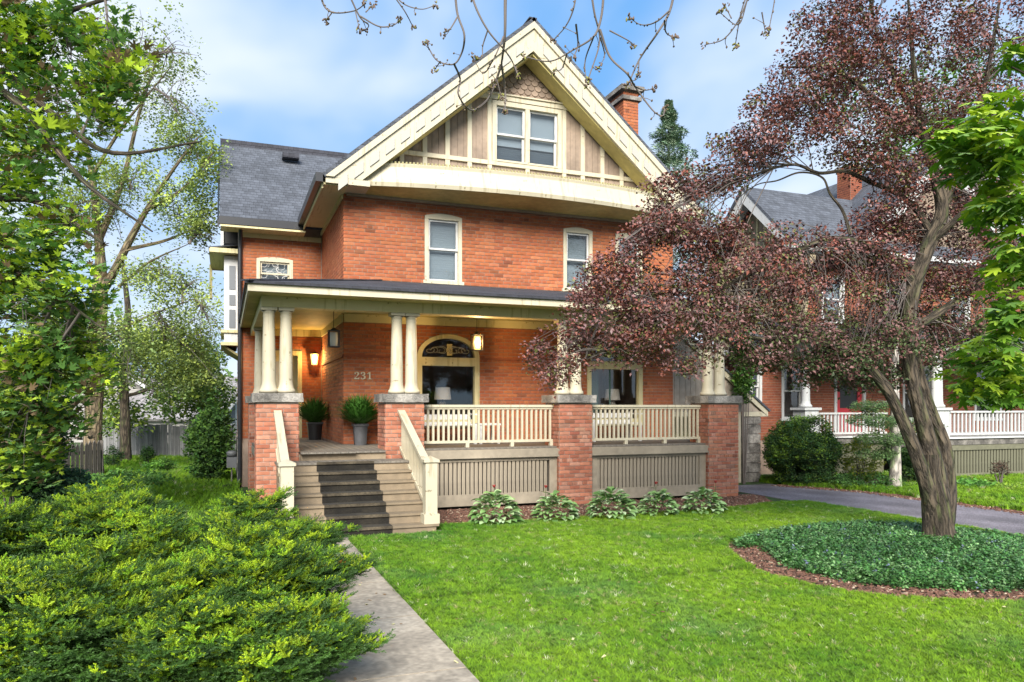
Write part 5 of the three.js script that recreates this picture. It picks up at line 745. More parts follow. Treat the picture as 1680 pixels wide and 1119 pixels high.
// ---------------------------------------------------------------- yew bushes in the foreground
{
  const shoots = (seed, list, nl, nw) => { // little shoots set with needles all round
    const r = rng(seed), P = [], I = [];
    for (const [o, dir, L, n] of list) { const a = dir.clone().normalize(), u = V(0, 1, 0.3).cross(a).normalize(), v = a.clone().cross(u); for (let i = 0; i < n; i++) { const f = (i + r()) / n, th = i * 2.4 + r(), out = u.clone().multiplyScalar(Math.cos(th)).addScaledVector(v, Math.sin(th) * 0.7), d = a.clone().multiplyScalar(0.55 + 0.5 * f).addScaledVector(out, 0.8).normalize(), p = o.clone().addScaledVector(a, L * f), len = nl * (0.7 + 0.5 * r()) * (1 - 0.3 * f), s = d.clone().cross(out.clone().cross(d)).normalize(), w = a.clone().cross(d).normalize(); void s; const b = P.length / 3, c = p.clone().addScaledVector(d, len * 0.5), e = p.clone().addScaledVector(d, len); P.push(...p.toArray(), ...c.clone().addScaledVector(w, -nw).toArray(), ...c.clone().addScaledVector(w, nw).toArray(), ...e.toArray()); I.push(b, b + 1, b + 2, b + 1, b + 3, b + 2); } }
    const g = new THREE.BufferGeometry(); g.setAttribute('position', new THREE.Float32BufferAttribute(P, 3)); g.setIndex(I); g.computeVertexNormals(); return g;
  };
  const O = V(0, 0, 0), G = shoots(7, [[O, V(1, 0.1, 0), 0.11, 26], [V(0.03, 0, 0), V(0.7, 0.2, 0.7), 0.07, 16], [V(0.04, 0, 0), V(0.7, 0.15, -0.7), 0.07, 16]], 0.026, 0.0032), G2 = shoots(8, [[O, V(1, 0.35, 0), 0.06, 18], [O, V(0.5, 0.8, 0.3), 0.05, 16], [O, V(0.5, 0.4, -0.8), 0.05, 16], [O, V(0.4, 0.4, 0.9), 0.05, 16]], 0.020, 0.0034);
  function yew(label, base, lobes, seed, dens) {
    const t = thing('yew_bush', label, 'bush', base), r = rng(seed), old = new Copies(), young = new Copies(), m = new MB();
    for (const [c, rad, n] of lobes) {
      limb(m, [V(base.x + (r() - 0.5) * 0.3, 0, base.z + (r() - 0.5) * 0.3), V(mix(base.x, c.x, 0.5), c.y * 0.4, mix(base.z, c.z, 0.5)), c.clone()], [0.035, 0.025, 0.012], 6, 0.1, seed);
      const N = Math.round(n * dens / 13);
      for (let i = 0; i < N; i++) {
        let x, y, z, l; do { x = r() * 2 - 1; y = r() * 2 - 1; z = r() * 2 - 1; l = Math.hypot(x, y, z); } while (l > 1 || l < 0.2);
        const lump = 0.74 + 0.95 * perlin.noise(x * 2.2 + c.x * 3, y * 2.2 + seed, z * 2.2 + c.z * 3) + 0.34 * perlin.noise(x * 6 + seed, y * 6, z * 6), sh = Math.pow(l, 0.35), f = sh / l * lump, q = V(c.x + x * f * rad.x, c.y + y * f * rad.y, c.z + z * f * rad.z); if (q.y < 0.06) continue;
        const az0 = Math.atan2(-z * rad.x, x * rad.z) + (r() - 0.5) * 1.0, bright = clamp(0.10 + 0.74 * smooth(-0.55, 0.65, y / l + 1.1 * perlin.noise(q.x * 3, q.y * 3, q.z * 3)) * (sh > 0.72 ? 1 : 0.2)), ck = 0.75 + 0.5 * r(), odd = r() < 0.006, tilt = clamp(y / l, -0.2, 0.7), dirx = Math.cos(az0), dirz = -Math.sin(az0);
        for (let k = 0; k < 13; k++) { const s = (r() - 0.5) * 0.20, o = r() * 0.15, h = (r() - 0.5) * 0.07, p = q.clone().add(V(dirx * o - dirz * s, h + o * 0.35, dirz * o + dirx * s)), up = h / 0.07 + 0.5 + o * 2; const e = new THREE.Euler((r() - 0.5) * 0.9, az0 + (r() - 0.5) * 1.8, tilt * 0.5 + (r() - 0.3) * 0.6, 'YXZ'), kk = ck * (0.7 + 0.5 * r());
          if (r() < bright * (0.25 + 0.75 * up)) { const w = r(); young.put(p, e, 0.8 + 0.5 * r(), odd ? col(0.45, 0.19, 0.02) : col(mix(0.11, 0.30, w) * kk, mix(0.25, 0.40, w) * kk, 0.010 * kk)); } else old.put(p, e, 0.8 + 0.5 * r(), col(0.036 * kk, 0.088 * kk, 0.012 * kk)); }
      }
    }
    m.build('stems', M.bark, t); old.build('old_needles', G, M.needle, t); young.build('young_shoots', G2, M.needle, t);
  }
  const lobe = (px, py, d, rx, ry, n, rz = 1) => [at(px, py, d), V(rx / FOC * d, ry / FOC * d, rx / FOC * d * rz), n];
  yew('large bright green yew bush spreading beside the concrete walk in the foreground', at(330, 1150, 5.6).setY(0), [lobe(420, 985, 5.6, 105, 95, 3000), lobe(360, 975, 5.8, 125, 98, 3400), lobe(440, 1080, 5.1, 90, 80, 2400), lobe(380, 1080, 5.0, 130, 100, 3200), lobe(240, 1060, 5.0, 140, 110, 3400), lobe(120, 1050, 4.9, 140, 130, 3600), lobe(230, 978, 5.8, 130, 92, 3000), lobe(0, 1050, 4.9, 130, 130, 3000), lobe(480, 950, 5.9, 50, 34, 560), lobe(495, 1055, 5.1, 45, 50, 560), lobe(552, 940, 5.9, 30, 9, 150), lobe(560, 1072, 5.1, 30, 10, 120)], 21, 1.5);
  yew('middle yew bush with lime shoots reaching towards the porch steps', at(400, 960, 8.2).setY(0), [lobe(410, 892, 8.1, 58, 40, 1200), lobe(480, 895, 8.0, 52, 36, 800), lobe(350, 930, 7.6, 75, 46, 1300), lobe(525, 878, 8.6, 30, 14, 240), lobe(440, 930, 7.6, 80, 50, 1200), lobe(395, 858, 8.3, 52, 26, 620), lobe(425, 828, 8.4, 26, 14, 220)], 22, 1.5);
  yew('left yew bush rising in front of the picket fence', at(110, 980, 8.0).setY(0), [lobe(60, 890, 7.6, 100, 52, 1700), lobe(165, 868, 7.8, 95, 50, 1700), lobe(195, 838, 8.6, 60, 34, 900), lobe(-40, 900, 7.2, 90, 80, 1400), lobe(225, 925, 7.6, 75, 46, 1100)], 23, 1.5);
}

// ---------------------------------------------------------------- trees on the left
const W_ = (px, d) => px / FOC * d;
function leafyTree({ name, label, category = 'tree', base, trunk, trunkR, limbs = [], blobs, leaf, mat = M.leaf, bark = M.bark, tone, seed, twigN = 10, fillOpt = {}, dens = 1 }) {
  const t = thing(name, label, category, base), m = new MB(), r = rng(seed), cp = new Copies(), tw = new MB(), paths = [];
  if (trunk) { limb(m, trunk, trunkR, 16, 0.15, seed); paths.push(trunk); }
  for (const [pts, rr] of limbs) { limb(m, pts, rr, 8, 0.12, seed + 3); paths.push(pts); }
  m.build('trunk', bark, t);
  const all = paths.flatMap((p) => smoothPath(p, 24));
  for (const [px, py, d, rx, ry, n] of blobs) { const c = at(px, py, d), rad = V(W_(rx, d), W_(ry, d), W_(Math.max(rx, ry), d)); const near = all.slice().sort((a, b) => a.distanceToSquared(c) - b.distanceToSquared(c))[0], mid = near.clone().lerp(c, 0.5).add(V(0, near.distanceTo(c) * 0.10, 0)), sub = smoothPath([near, mid, c.clone().add(jitter(r, rad.x * 0.6))], 10); if (near.distanceTo(c) > 0.4) tw.tube(sub, [0.028 * d / 14, 0.008 * d / 14], 5, 0.1, seed); twigs(tw, r, sub.slice(3), c, V(rad.x * 1.1, rad.y * 1.1, rad.z * 1.1), twigN, 0.0085 * (d / 14)); fill(cp, r, c, rad, Math.round(n * dens), { color: (p, l, dd, y) => tone(r, p, l, dd, y), ...fillOpt }); }
  tw.build('twigs', M.twig, t).userData.kind = 'stuff';
  if (cp.m.length) cp.build('crown', leaf, mat, t);
  return t;
}
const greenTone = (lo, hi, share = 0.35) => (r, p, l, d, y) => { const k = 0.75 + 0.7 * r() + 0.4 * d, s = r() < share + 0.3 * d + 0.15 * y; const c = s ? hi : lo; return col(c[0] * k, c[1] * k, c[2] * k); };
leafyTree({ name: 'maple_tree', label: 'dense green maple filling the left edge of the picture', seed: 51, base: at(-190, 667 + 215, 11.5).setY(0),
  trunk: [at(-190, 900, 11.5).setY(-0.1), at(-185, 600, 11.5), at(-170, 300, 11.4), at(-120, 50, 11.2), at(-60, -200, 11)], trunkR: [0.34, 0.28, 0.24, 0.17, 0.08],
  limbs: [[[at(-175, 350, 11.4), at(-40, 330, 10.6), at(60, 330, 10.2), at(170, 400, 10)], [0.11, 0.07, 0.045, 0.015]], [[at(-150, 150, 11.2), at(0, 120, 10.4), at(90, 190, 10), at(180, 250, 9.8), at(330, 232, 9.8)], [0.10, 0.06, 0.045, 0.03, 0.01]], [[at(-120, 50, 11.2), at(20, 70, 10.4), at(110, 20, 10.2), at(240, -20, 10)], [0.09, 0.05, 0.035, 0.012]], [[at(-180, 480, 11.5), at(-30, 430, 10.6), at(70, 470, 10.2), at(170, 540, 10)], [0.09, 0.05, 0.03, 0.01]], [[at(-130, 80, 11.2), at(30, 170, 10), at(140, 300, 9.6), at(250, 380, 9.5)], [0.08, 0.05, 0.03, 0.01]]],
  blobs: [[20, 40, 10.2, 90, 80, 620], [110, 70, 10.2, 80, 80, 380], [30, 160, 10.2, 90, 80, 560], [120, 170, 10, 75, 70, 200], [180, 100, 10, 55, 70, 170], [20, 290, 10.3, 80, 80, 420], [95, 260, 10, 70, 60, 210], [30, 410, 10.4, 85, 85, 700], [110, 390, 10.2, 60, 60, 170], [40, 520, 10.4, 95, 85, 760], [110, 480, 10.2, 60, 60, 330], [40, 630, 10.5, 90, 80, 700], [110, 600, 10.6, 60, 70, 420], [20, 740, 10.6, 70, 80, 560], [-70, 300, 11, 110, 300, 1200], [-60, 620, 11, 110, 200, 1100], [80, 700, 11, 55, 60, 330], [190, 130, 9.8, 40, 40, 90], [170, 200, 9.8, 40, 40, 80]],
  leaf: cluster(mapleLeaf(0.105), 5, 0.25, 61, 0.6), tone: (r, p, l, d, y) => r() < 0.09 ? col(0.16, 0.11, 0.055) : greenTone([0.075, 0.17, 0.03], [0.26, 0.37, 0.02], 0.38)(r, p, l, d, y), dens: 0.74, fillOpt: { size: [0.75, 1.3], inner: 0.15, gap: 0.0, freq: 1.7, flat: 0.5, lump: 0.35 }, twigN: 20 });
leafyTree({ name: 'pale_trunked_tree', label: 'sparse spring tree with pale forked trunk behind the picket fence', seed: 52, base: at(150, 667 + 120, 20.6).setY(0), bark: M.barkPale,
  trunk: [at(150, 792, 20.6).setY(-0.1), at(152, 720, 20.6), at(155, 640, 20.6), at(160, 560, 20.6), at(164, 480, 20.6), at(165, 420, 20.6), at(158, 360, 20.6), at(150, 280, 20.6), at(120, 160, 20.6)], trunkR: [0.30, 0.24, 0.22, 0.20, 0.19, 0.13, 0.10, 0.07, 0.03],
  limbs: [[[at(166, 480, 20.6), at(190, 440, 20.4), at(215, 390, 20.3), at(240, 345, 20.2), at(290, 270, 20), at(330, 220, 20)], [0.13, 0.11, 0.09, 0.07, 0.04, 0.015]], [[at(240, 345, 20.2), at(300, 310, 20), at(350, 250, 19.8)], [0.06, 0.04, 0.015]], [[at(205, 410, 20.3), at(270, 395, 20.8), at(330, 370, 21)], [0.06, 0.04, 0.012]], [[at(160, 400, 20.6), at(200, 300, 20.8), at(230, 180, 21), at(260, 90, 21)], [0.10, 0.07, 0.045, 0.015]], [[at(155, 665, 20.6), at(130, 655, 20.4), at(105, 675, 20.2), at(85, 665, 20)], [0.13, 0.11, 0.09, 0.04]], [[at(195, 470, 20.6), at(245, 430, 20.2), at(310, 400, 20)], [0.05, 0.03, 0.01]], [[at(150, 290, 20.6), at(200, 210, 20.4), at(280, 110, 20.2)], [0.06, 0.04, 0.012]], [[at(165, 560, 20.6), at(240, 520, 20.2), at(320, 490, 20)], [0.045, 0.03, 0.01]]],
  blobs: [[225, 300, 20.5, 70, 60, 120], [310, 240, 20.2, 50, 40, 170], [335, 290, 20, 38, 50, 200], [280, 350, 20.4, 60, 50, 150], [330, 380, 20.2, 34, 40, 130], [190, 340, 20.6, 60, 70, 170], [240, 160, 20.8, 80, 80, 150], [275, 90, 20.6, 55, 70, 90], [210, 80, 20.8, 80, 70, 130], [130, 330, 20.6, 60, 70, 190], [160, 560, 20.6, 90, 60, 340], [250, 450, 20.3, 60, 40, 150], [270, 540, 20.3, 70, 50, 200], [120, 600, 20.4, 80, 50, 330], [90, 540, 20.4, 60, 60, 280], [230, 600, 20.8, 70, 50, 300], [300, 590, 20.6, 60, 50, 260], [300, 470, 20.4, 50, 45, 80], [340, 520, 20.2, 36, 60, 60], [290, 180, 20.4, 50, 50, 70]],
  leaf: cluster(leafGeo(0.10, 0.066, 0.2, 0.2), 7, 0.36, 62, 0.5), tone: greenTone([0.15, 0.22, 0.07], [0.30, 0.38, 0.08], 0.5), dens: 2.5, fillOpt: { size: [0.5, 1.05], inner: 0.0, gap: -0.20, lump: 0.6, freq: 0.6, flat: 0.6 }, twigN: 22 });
leafyTree({ name: 'slender_tree', label: 'slim dark trunked tree right of the pale trunked tree', seed: 53, base: at(207, 667 + 92, 26).setY(0),
  trunk: [at(207, 762, 26).setY(-0.1), at(205, 680, 26), at(203, 600, 26), at(210, 520, 26), at(200, 420, 26)], trunkR: [0.20, 0.16, 0.14, 0.11, 0.05], limbs: [[[at(205, 650, 26), at(240, 640, 26), at(280, 610, 26)], [0.07, 0.05, 0.02]]],
  blobs: [[215, 560, 26, 60, 50, 260], [280, 570, 26, 60, 40, 260], [250, 640, 26, 40, 40, 160], [180, 620, 26, 40, 50, 160], [320, 610, 27, 40, 40, 200], [300, 655, 30, 50, 40, 330], [350, 640, 30, 36, 50, 330], [200, 690, 27, 40, 40, 200], [345, 590, 30, 34, 40, 220]], leaf: cluster(leafGeo(0.15, 0.10, 0.2, 0.2), 6, 0.45, 63, 0.5), tone: greenTone([0.10, 0.18, 0.04], [0.24, 0.32, 0.05], 0.5), dens: 1.5, fillOpt: { size: [0.7, 1.2], inner: 0.15, gap: -0.2, freq: 0.6 } });
// bushes and perennials
function bush(label, px, py, d, rx, ry, n, tone, seed, leaf, name = 'green_bush', category = 'bush', opt = {}) {
  const c = at(px, py, d), base = c.clone().setY(0), t = thing(name, label, category, base), r = rng(seed), cp = new Copies(), m = new MB(), rad = V(W_(rx, d), Math.min(W_(ry, d), c.y + 0.05), W_(rx, d));
  for (let k = 0; k < 5; k++) m.tube(smoothPath([base.clone().add(V((r() - 0.5) * rad.x * 0.4, -0.02, (r() - 0.5) * rad.x * 0.4)), c.clone().add(V((r() - 0.5) * rad.x * 1.1, rad.y * 0.3, (r() - 0.5) * rad.x * 1.1))], 5), [0.02, 0.006], 5);
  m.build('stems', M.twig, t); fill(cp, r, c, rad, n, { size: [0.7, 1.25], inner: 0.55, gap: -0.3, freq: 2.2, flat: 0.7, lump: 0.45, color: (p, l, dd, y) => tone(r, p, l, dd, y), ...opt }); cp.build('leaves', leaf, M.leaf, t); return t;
}
const small = cluster(leafGeo(0.055, 0.034, 0.2, 0.15), 9, 0.13, 71, 0.4), medium = cluster(leafGeo(0.10, 0.062, 0.2, 0.2), 7, 0.22, 72, 0.4);
bush('dark clipped boxwood mound between the garage and the neighbouring porch', 1316, 742, 19.3, 59, 58, 6200, greenTone([0.03, 0.085, 0.018], [0.12, 0.21, 0.02], 0.32), 1, small, 'boxwood_bush', 'bush', { inner: 0.7, gap: -0.45, freq: 1.4, lump: 0.22 });
bush('tall green bush against the left corner of the brick house', 345, 725, 19.5, 36, 62, 1500, greenTone([0.04, 0.105, 0.02], [0.10, 0.20, 0.03], 0.4), 2, medium);
bush('low round green bush on the side lawn near the board fence', 265, 768, 22, 24, 14, 420, greenTone([0.05, 0.15, 0.02], [0.11, 0.24, 0.03], 0.4), 3, small);
bush('small dark evergreen bush before the board fence', 242, 747, 25, 10, 16, 200, greenTone([0.03, 0.08, 0.02], [0.05, 0.12, 0.02], 0.3), 4, small);
bush('small dark bush at the foot of the slender tree', 185, 752, 24, 14, 20, 220, greenTone([0.03, 0.08, 0.02], [0.06, 0.12, 0.02], 0.3), 14, small);
bush('bluish green perennial clump behind the left yew', 100, 800, 13.5, 45, 36, 520, greenTone([0.045, 0.12, 0.07], [0.08, 0.17, 0.09], 0.4), 5, medium, 'perennial_clump', 'plant');
bush('bright green perennial bed along the picket fence', 205, 792, 18, 70, 20, 1100, greenTone([0.06, 0.16, 0.03], [0.12, 0.24, 0.04], 0.4), 6, medium, 'perennial_clump', 'plant');
bush('dark hedge under the maple at the left edge', 20, 700, 13, 75, 120, 2600, greenTone([0.022, 0.062, 0.016], [0.045, 0.115, 0.02], 0.3), 7, medium, 'dark_hedge', 'hedge', { inner: 0.7, gap: -0.5 });
bush('bright hosta-like plant at the foot of the neighbouring porch skirt', 1597, 797, 18.3, 32, 14, 260, greenTone([0.07, 0.2, 0.03], [0.12, 0.28, 0.05], 0.5), 8, medium, 'broadleaf_plant', 'plant');
bush('yellow green low plant right of the broadleaf plant by the porch', 1662, 803, 17.8, 30, 10, 240, greenTone([0.13, 0.25, 0.03], [0.22, 0.33, 0.03], 0.5), 9, small, 'broadleaf_plant', 'plant');
bush('reddish brown twiggy shrub before the neighbouring porch skirt', 1640, 776, 18.8, 14, 18, 110, greenTone([0.07, 0.045, 0.03], [0.10, 0.06, 0.04], 0.3), 10, small);
bush('yellow green feathery shrub right of the boxwood', 1412, 756, 19, 32, 42, 520, greenTone([0.14, 0.20, 0.03], [0.28, 0.30, 0.03], 0.5), 11, small, 'feathery_shrub', 'bush');
bush('low green plants along the lawn edge right of the boxwood', 1420, 788, 18.6, 66, 11, 420, greenTone([0.05, 0.14, 0.03], [0.09, 0.2, 0.04], 0.4), 12, small, 'low_plants', 'plant');
bush('dark green shrub under the layered young tree', 1500, 765, 19.3, 34, 36, 480, greenTone([0.035, 0.09, 0.025], [0.08, 0.16, 0.03], 0.4), 13, medium);
bush('climbing green vine beside the right porch columns', 1222, 600, 19.5, 16, 62, 620, greenTone([0.05, 0.13, 0.02], [0.10, 0.20, 0.03], 0.4), 15, medium, 'climbing_vine', 'vine');
// layered young tree with a white wrapped trunk
leafyTree({ name: 'young_tree', label: 'young tree with white wrapped trunk and pale layered leaves', seed: 54, base: at(1469, 667 + 137, 18.1).setY(0), bark: std([0.62, 0.63, 0.65], 0.8, { map: T.bark }),
  trunk: [at(1469, 806, 18.1).setY(-0.05), at(1469, 750, 18.1), at(1468, 690, 18.1), at(1470, 560, 18.1)], trunkR: [0.16, 0.125, 0.11, 0.06], blobs: [[1435, 690, 17.8, 44, 12, 260], [1450, 720, 17.8, 46, 12, 240], [1500, 700, 18.4, 46, 14, 200], [1430, 668, 18, 36, 10, 160], [1440, 745, 17.9, 34, 10, 130], [1500, 735, 18.3, 34, 10, 120]],
  leaf: small, tone: greenTone([0.10, 0.19, 0.06], [0.20, 0.30, 0.11], 0.5), fillOpt: { inner: 0.1, gap: -0.4, flat: 0.3 }, twigN: 6 });
leafyTree({ name: 'background_tree', label: 'loose green tree rising behind the neighbouring roof', seed: 55, base: at(1480, 667 + 80, 31).setY(0), trunk: [at(1480, 750, 31).setY(-0.1), at(1480, 500, 31), at(1470, 250, 31)], trunkR: [0.3, 0.22, 0.08], blobs: [[1420, 360, 30, 70, 60, 420], [1490, 250, 31, 90, 80, 520], [1380, 395, 30, 50, 40, 260], [1600, 330, 31, 90, 100, 520], [1620, 480, 31, 70, 80, 420], [1400, 150, 32, 70, 70, 200], [1560, 150, 32, 100, 90, 420]], leaf: cluster(leafGeo(0.2, 0.13, 0.2, 0.2), 6, 0.6, 64, 0.5), tone: greenTone([0.06, 0.14, 0.03], [0.14, 0.25, 0.04], 0.5), fillOpt: { inner: 0.2, gap: -0.15, freq: 0.5 } });
{ // spruce behind the roof
  const d = 34, base = at(1097, 667 + FOC * 2 / d, d).setY(0), top = at(1097, 168, d), t = thing('spruce_tree', 'blue green spruce whose tip shows right of the brick chimney', 'tree', base), r = rng(91), cp = new Copies(), H = top.y; new MB().tube([base, top], [0.28, 0.02], 8).build('trunk', M.bark, t);
  for (let i = 0; i < 4200; i++) { const f = Math.pow(r(), 1.5), y = H * (1 - f * 0.62), R = 0.03 + (H - y) * 0.55 * (0.72 + 0.42 * Math.sin(y * 7.5 + 0.8 * r())), a = r() * 6.283, q = Math.sqrt(r()) * R, k = 0.6 + 0.6 * r(); cp.put(V(base.x + Math.cos(a) * q, y - q * 0.22, base.z - Math.sin(a) * q), new THREE.Euler(0, a, -0.25 + (r() - 0.5) * 0.5, 'YXZ'), 0.7 + 0.6 * r(), r() < 0.4 ? col(0.32 * k, 0.40 * k, 0.27 * k) : col(0.16 * k, 0.26 * k, 0.16 * k)); }
  cp.build('crown', cluster(leafGeo(0.16, 0.035, 0.2, 0.1), 8, 0.10, 65, 0.2), M.needle, t); }
// far hedge and trees behind everything
{ const cp = new Copies(), r = rng(95); for (let i = 0; i < 5200; i++) { const x = -60 + r() * 130, z = -62 - r() * 14, h = 4.0 + 2.6 * fbm(x * 0.09, 1, 3, 4) + 1.6 * fbm(x * 0.35, 4, 3, 3), y = Math.sqrt(r()) * Math.max(1, h), k = 0.6 + 0.7 * r(); if (!seen(x, z, 0.15)) continue; cp.put(V(x, y, z), new THREE.Euler(r() * 6, r() * 6, r() * 6), 0.8 + r() * 0.7, col(0.11 * k, 0.19 * k, 0.06 * k)); } tag(cp.build('far_trees', cluster(leafGeo(0.34, 0.24, 0.2, 0.2), 12, 1.3, 66, 0.2), M.leaf, null), 'line of far green trees closing the back gardens', 'trees', null, 'stuff'); }

// ---------------------------------------------------------------- maple with big bright leaves at the right edge
{
  const base = at(1960, 667 + FOC * 2 / 6.4, 6.4).setY(0), t = thing('bright_maple', 'young maple with big lime green leaves reaching in at the right edge', 'tree', base), m = new MB(), r = rng(130);
  const trunk = [base.clone().setY(-0.1), at(1955, 700, 6.4), at(1945, 400, 6.3), at(1930, 100, 6.2)]; limb(m, trunk, [0.13, 0.11, 0.09, 0.05], 12, 0.1, 4);
  const br = [[at(1945, 420, 6.3), at(1820, 320, 5.8), at(1700, 250, 5.4), at(1600, 225, 5.2), at(1545, 235, 5.15)], [at(1950, 480, 6.3), at(1820, 420, 5.8), at(1720, 400, 5.5), at(1660, 440, 5.4)], [at(1952, 600, 6.4), at(1820, 560, 6.6), at(1700, 570, 7.0), at(1600, 600, 7.2)], [at(1940, 300, 6.3), at(1820, 200, 5.7), at(1700, 130, 5.5), at(1660, 110, 5.4)], [at(1950, 520, 6.3), at(1800, 500, 5.8), at(1690, 540, 5.6)]];
  for (const b of br) limb(m, b, [0.04, 0.025, 0.014, 0.006], 6, 0.05, 5); m.build('trunk', M.bark, t);
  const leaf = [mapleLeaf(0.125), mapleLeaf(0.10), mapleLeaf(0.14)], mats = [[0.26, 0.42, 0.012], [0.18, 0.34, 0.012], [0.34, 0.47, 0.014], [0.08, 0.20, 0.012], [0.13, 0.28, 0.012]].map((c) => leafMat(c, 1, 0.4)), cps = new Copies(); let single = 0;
  const blobs = [[1650, 165, 5.4, 60, 22, 60], [1600, 200, 5.2, 62, 20, 70], [1560, 225, 5.15, 42, 18, 44], [1640, 235, 5.2, 66, 34, 110], [1625, 275, 5.3, 60, 26, 80], [1650, 320, 5.3, 46, 34, 90], [1668, 390, 5.4, 30, 44, 60], [1662, 440, 5.5, 30, 30, 40], [1665, 500, 5.5, 30, 36, 50], [1655, 545, 5.6, 30, 24, 40], [1620, 590, 7.1, 50, 26, 70], [1600, 640, 7.2, 44, 26, 60], [1650, 640, 7.1, 46, 28, 70], [1660, 590, 7, 36, 26, 40], [1740, 250, 5.5, 70, 70, 130], [1740, 420, 5.7, 60, 90, 110], [1670, 85, 5.5, 26, 26, 26], [1600, 255, 5.3, 70, 36, 110], [1640, 350, 5.5, 50, 36, 80], [1660, 470, 5.7, 34, 60, 80], [1640, 610, 7.4, 60, 44, 160], [1605, 575, 7.3, 44, 24, 80], [1610, 640, 7.5, 46, 26, 90], [1660, 640, 7.3, 40, 26, 80], [1655, 520, 6.8, 34, 40, 80], [1570, 620, 7.3, 24, 18, 20]];
  const q = new THREE.Quaternion(); void q;
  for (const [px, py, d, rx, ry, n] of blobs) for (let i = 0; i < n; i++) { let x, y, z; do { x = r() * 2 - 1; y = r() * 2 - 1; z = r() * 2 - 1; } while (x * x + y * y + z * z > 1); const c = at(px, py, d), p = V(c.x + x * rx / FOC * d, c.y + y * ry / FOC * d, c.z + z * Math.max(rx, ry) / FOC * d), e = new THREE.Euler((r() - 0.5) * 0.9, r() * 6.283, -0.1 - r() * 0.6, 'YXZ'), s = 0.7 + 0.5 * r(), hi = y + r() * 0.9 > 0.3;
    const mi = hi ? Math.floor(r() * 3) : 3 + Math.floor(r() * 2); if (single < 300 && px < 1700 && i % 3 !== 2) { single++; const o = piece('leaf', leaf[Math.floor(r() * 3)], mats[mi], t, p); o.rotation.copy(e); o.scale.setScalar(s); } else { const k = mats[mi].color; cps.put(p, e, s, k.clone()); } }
  cps.build('leaves', leaf[0], leafMat([1, 1, 1], 1, 0.4), t);
}
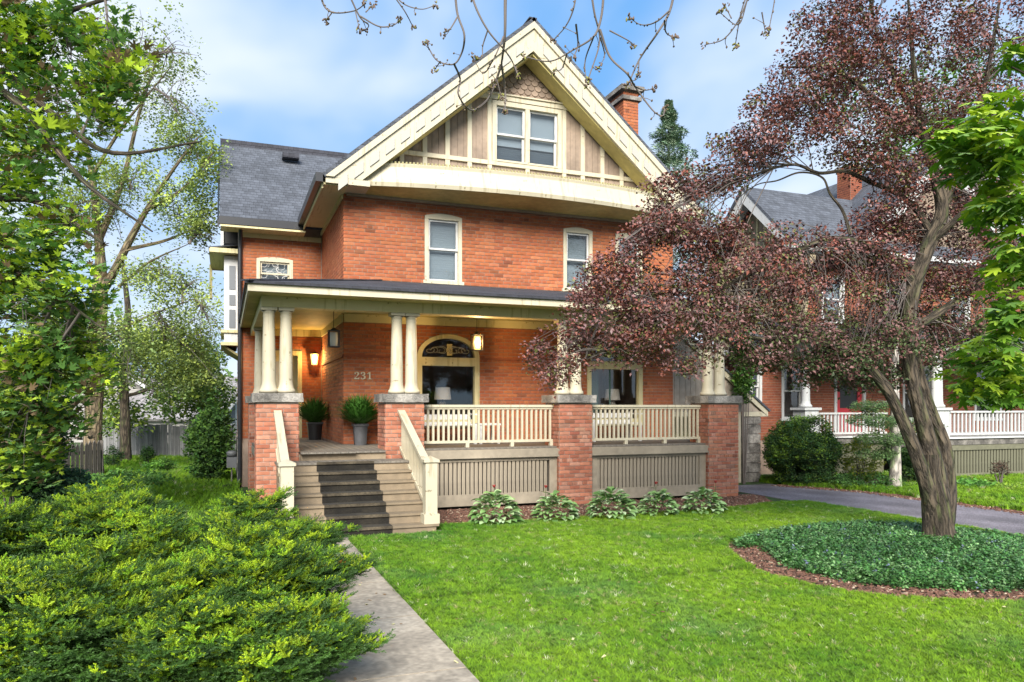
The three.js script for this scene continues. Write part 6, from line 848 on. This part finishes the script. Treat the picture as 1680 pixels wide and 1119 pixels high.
// ---------------------------------------------------------------- bare budding branches hanging in from above
{
  const base = V(-5.5, 0, 1.5), t = thing('budding_tree', 'street tree whose bare budding branches hang in along the top edge', 'tree', base), m = new MB(), tw = new MB(), bd = new Copies(), r = rng(140), D = 6.2;
  limb(m, [base.clone().setY(-0.1), V(-5.4, 2.5, 1.4), V(-4.8, 5.4, 0.8)], [0.30, 0.24, 0.18], 16, 0.15, 4);
  const top = [V(-4.8, 5.3, 0.8), at(300, -160, 5.2), at(560, -150, 6.2), at(800, -130, 6.2), at(1000, -140, 6.2), at(1240, -120, 6.2)]; limb(m, top, [0.16, 0.11, 0.09, 0.07, 0.05, 0.03], 10, 0.1, 6); m.build('trunk', M.bark, t);
  const L = [
    [3.0, [500, -140], [518, -60], [530, 5], [545, 20], [580, 18], [600, 6]], [2.2, [572, -10], [592, 30], [605, 42], [598, 50]], [2.2, [590, 26], [625, 44], [648, 40], [655, 30]], [2.4, [620, -140], [640, -20], [665, 20], [678, 45]], [2.2, [640, -60], [655, 0], [690, 15], [716, 8]], [1.8, [545, 20], [535, 34]], [1.8, [583, 18], [590, 50]], [1.8, [600, 20], [612, 8]],
    [3.4, [735, -135], [745, -40], [750, 20], [762, 60], [757, 88], [745, 105], [720, 101], [705, 82], [699, 68]], [2.6, [745, 105], [755, 130], [752, 155], [775, 181], [800, 165], [809, 138]], [2.2, [752, 25], [738, 48], [727, 53]], [1.8, [722, 101], [712, 116]],
    [3.2, [760, -130], [770, -30], [782, 15], [802, 52], [830, 85], [842, 104], [850, 124]], [2.0, [800, 50], [792, 75], [790, 95], [780, 100]],
    [6.2, [836, -135], [832, -60], [829, 0], [828, 60], [822, 110]], [3.6, [822, 108], [814, 132], [800, 163], [778, 181]], [2.8, [823, 108], [829, 150], [828, 186]], [2.2, [826, 60], [808, 100], [792, 120], [775, 92]], [1.8, [815, 130], [822, 158]],
    [2.6, [930, -140], [945, -40], [942, 10], [930, 40], [908, 66]], [3.6, [960, -140], [966, -50], [975, 20], [984, 62], [966, 128]], [3.6, [1000, -140], [992, -40], [986, 30], [974, 60], [940, 82], [905, 100], [860, 93]], [3.2, [984, 48], [1000, 92], [1030, 122], [1042, 142], [1074, 184], [1086, 190], [1090, 178]], [2.2, [974, 60], [960, 100], [963, 140]], [2.4, [945, 40], [948, 75], [940, 95]], [2.0, [930, 88], [922, 112], [908, 118]], [2.0, [1000, 50], [1030, 66], [1040, 74]], [2.0, [985, 62], [992, 90], [984, 108]],
    [4.0, [1120, -135], [1110, -40], [1100, 15], [1080, 52], [1050, 96], [1030, 140]], [2.4, [1098, 18], [1076, 36], [1050, 40], [1034, 30]], [2.2, [1090, 34], [1094, 55], [1106, 62]], [2.0, [1048, 98], [1048, 122]], [2.0, [1042, 142], [1058, 148], [1072, 146]],
    [2.4, [1240, -125], [1235, -40], [1216, 20], [1206, 76]], [2.4, [1235, -125], [1226, 0], [1190, 62], [1156, 74]], [2.4, [1250, -125], [1272, -20], [1262, 48]], [2.0, [1226, 0], [1212, 40], [1180, 20]], [2.0, [1250, 20], [1256, 56]], [1.8, [1200, 30], [1190, 10]]];
  const budG = new THREE.SphereGeometry(1, 6, 5);
  for (const [w, ...pts] of L) { const dd = D + (r() - 0.5) * 0.5, p = pts.map(([x, y], i) => at(x, y, dd + (r() - 0.5) * 0.25 + 0.03 * i)), s = smoothPath(p, p.length * 6), r0 = w / FOC * D * 0.66; tw.tube(s, [r0, r0 * 0.42], 6, 0.15, w);
    for (let i = 6; i < s.length; i += 2) if (r() < 0.6) { const f = i / s.length; bd.put(s[i].clone().add(jitter(r, 0.016)), new THREE.Euler(r() * 3, r() * 3, r() * 3), V(0.005, 0.009, 0.005).multiplyScalar(0.8 + 0.8 * r()), col(0.12, 0.09, 0.06)); if (r() < 0.25) { const e = s[i].clone().add(jitter(r, 0.16)); tw.tube([s[i], s[i].clone().lerp(e, 0.5).add(jitter(r, 0.02)), e], [0.0035, 0.002], 4); bd.put(e, new THREE.Euler(r() * 3, r() * 3, 0), V(0.008, 0.012, 0.008), col(0.14, 0.10, 0.06)); } }
    const e = s[s.length - 1]; for (let k = 0; k < 9; k++) bd.put(e.clone().add(jitter(r, 0.05)), new THREE.Euler(r() * 3, r() * 3, r() * 3), V(0.006, 0.014, 0.006).multiplyScalar(0.8 + 0.7 * r()), r() < 0.25 ? col(0.20, 0.20, 0.05) : col(0.13, 0.09, 0.065)); }
  tw.build('branches', M.twig, t).userData.kind = 'stuff'; bd.build('buds', budG, M.chip, t);
}
{ new MB().tube(smoothPath([at(322, 803, 17.2).setY(0.06), at(350, 798, 17.6).setY(0.07), at(378, 792, 18.2).setY(0.10)], 10), [0.045, 0.045], 8).build('drain_pipe', M.gutter, null).userData = { label: 'black drain pipe lying on the grass by the left house corner', category: 'pipe' }; }

renderer.render(scene, camera);
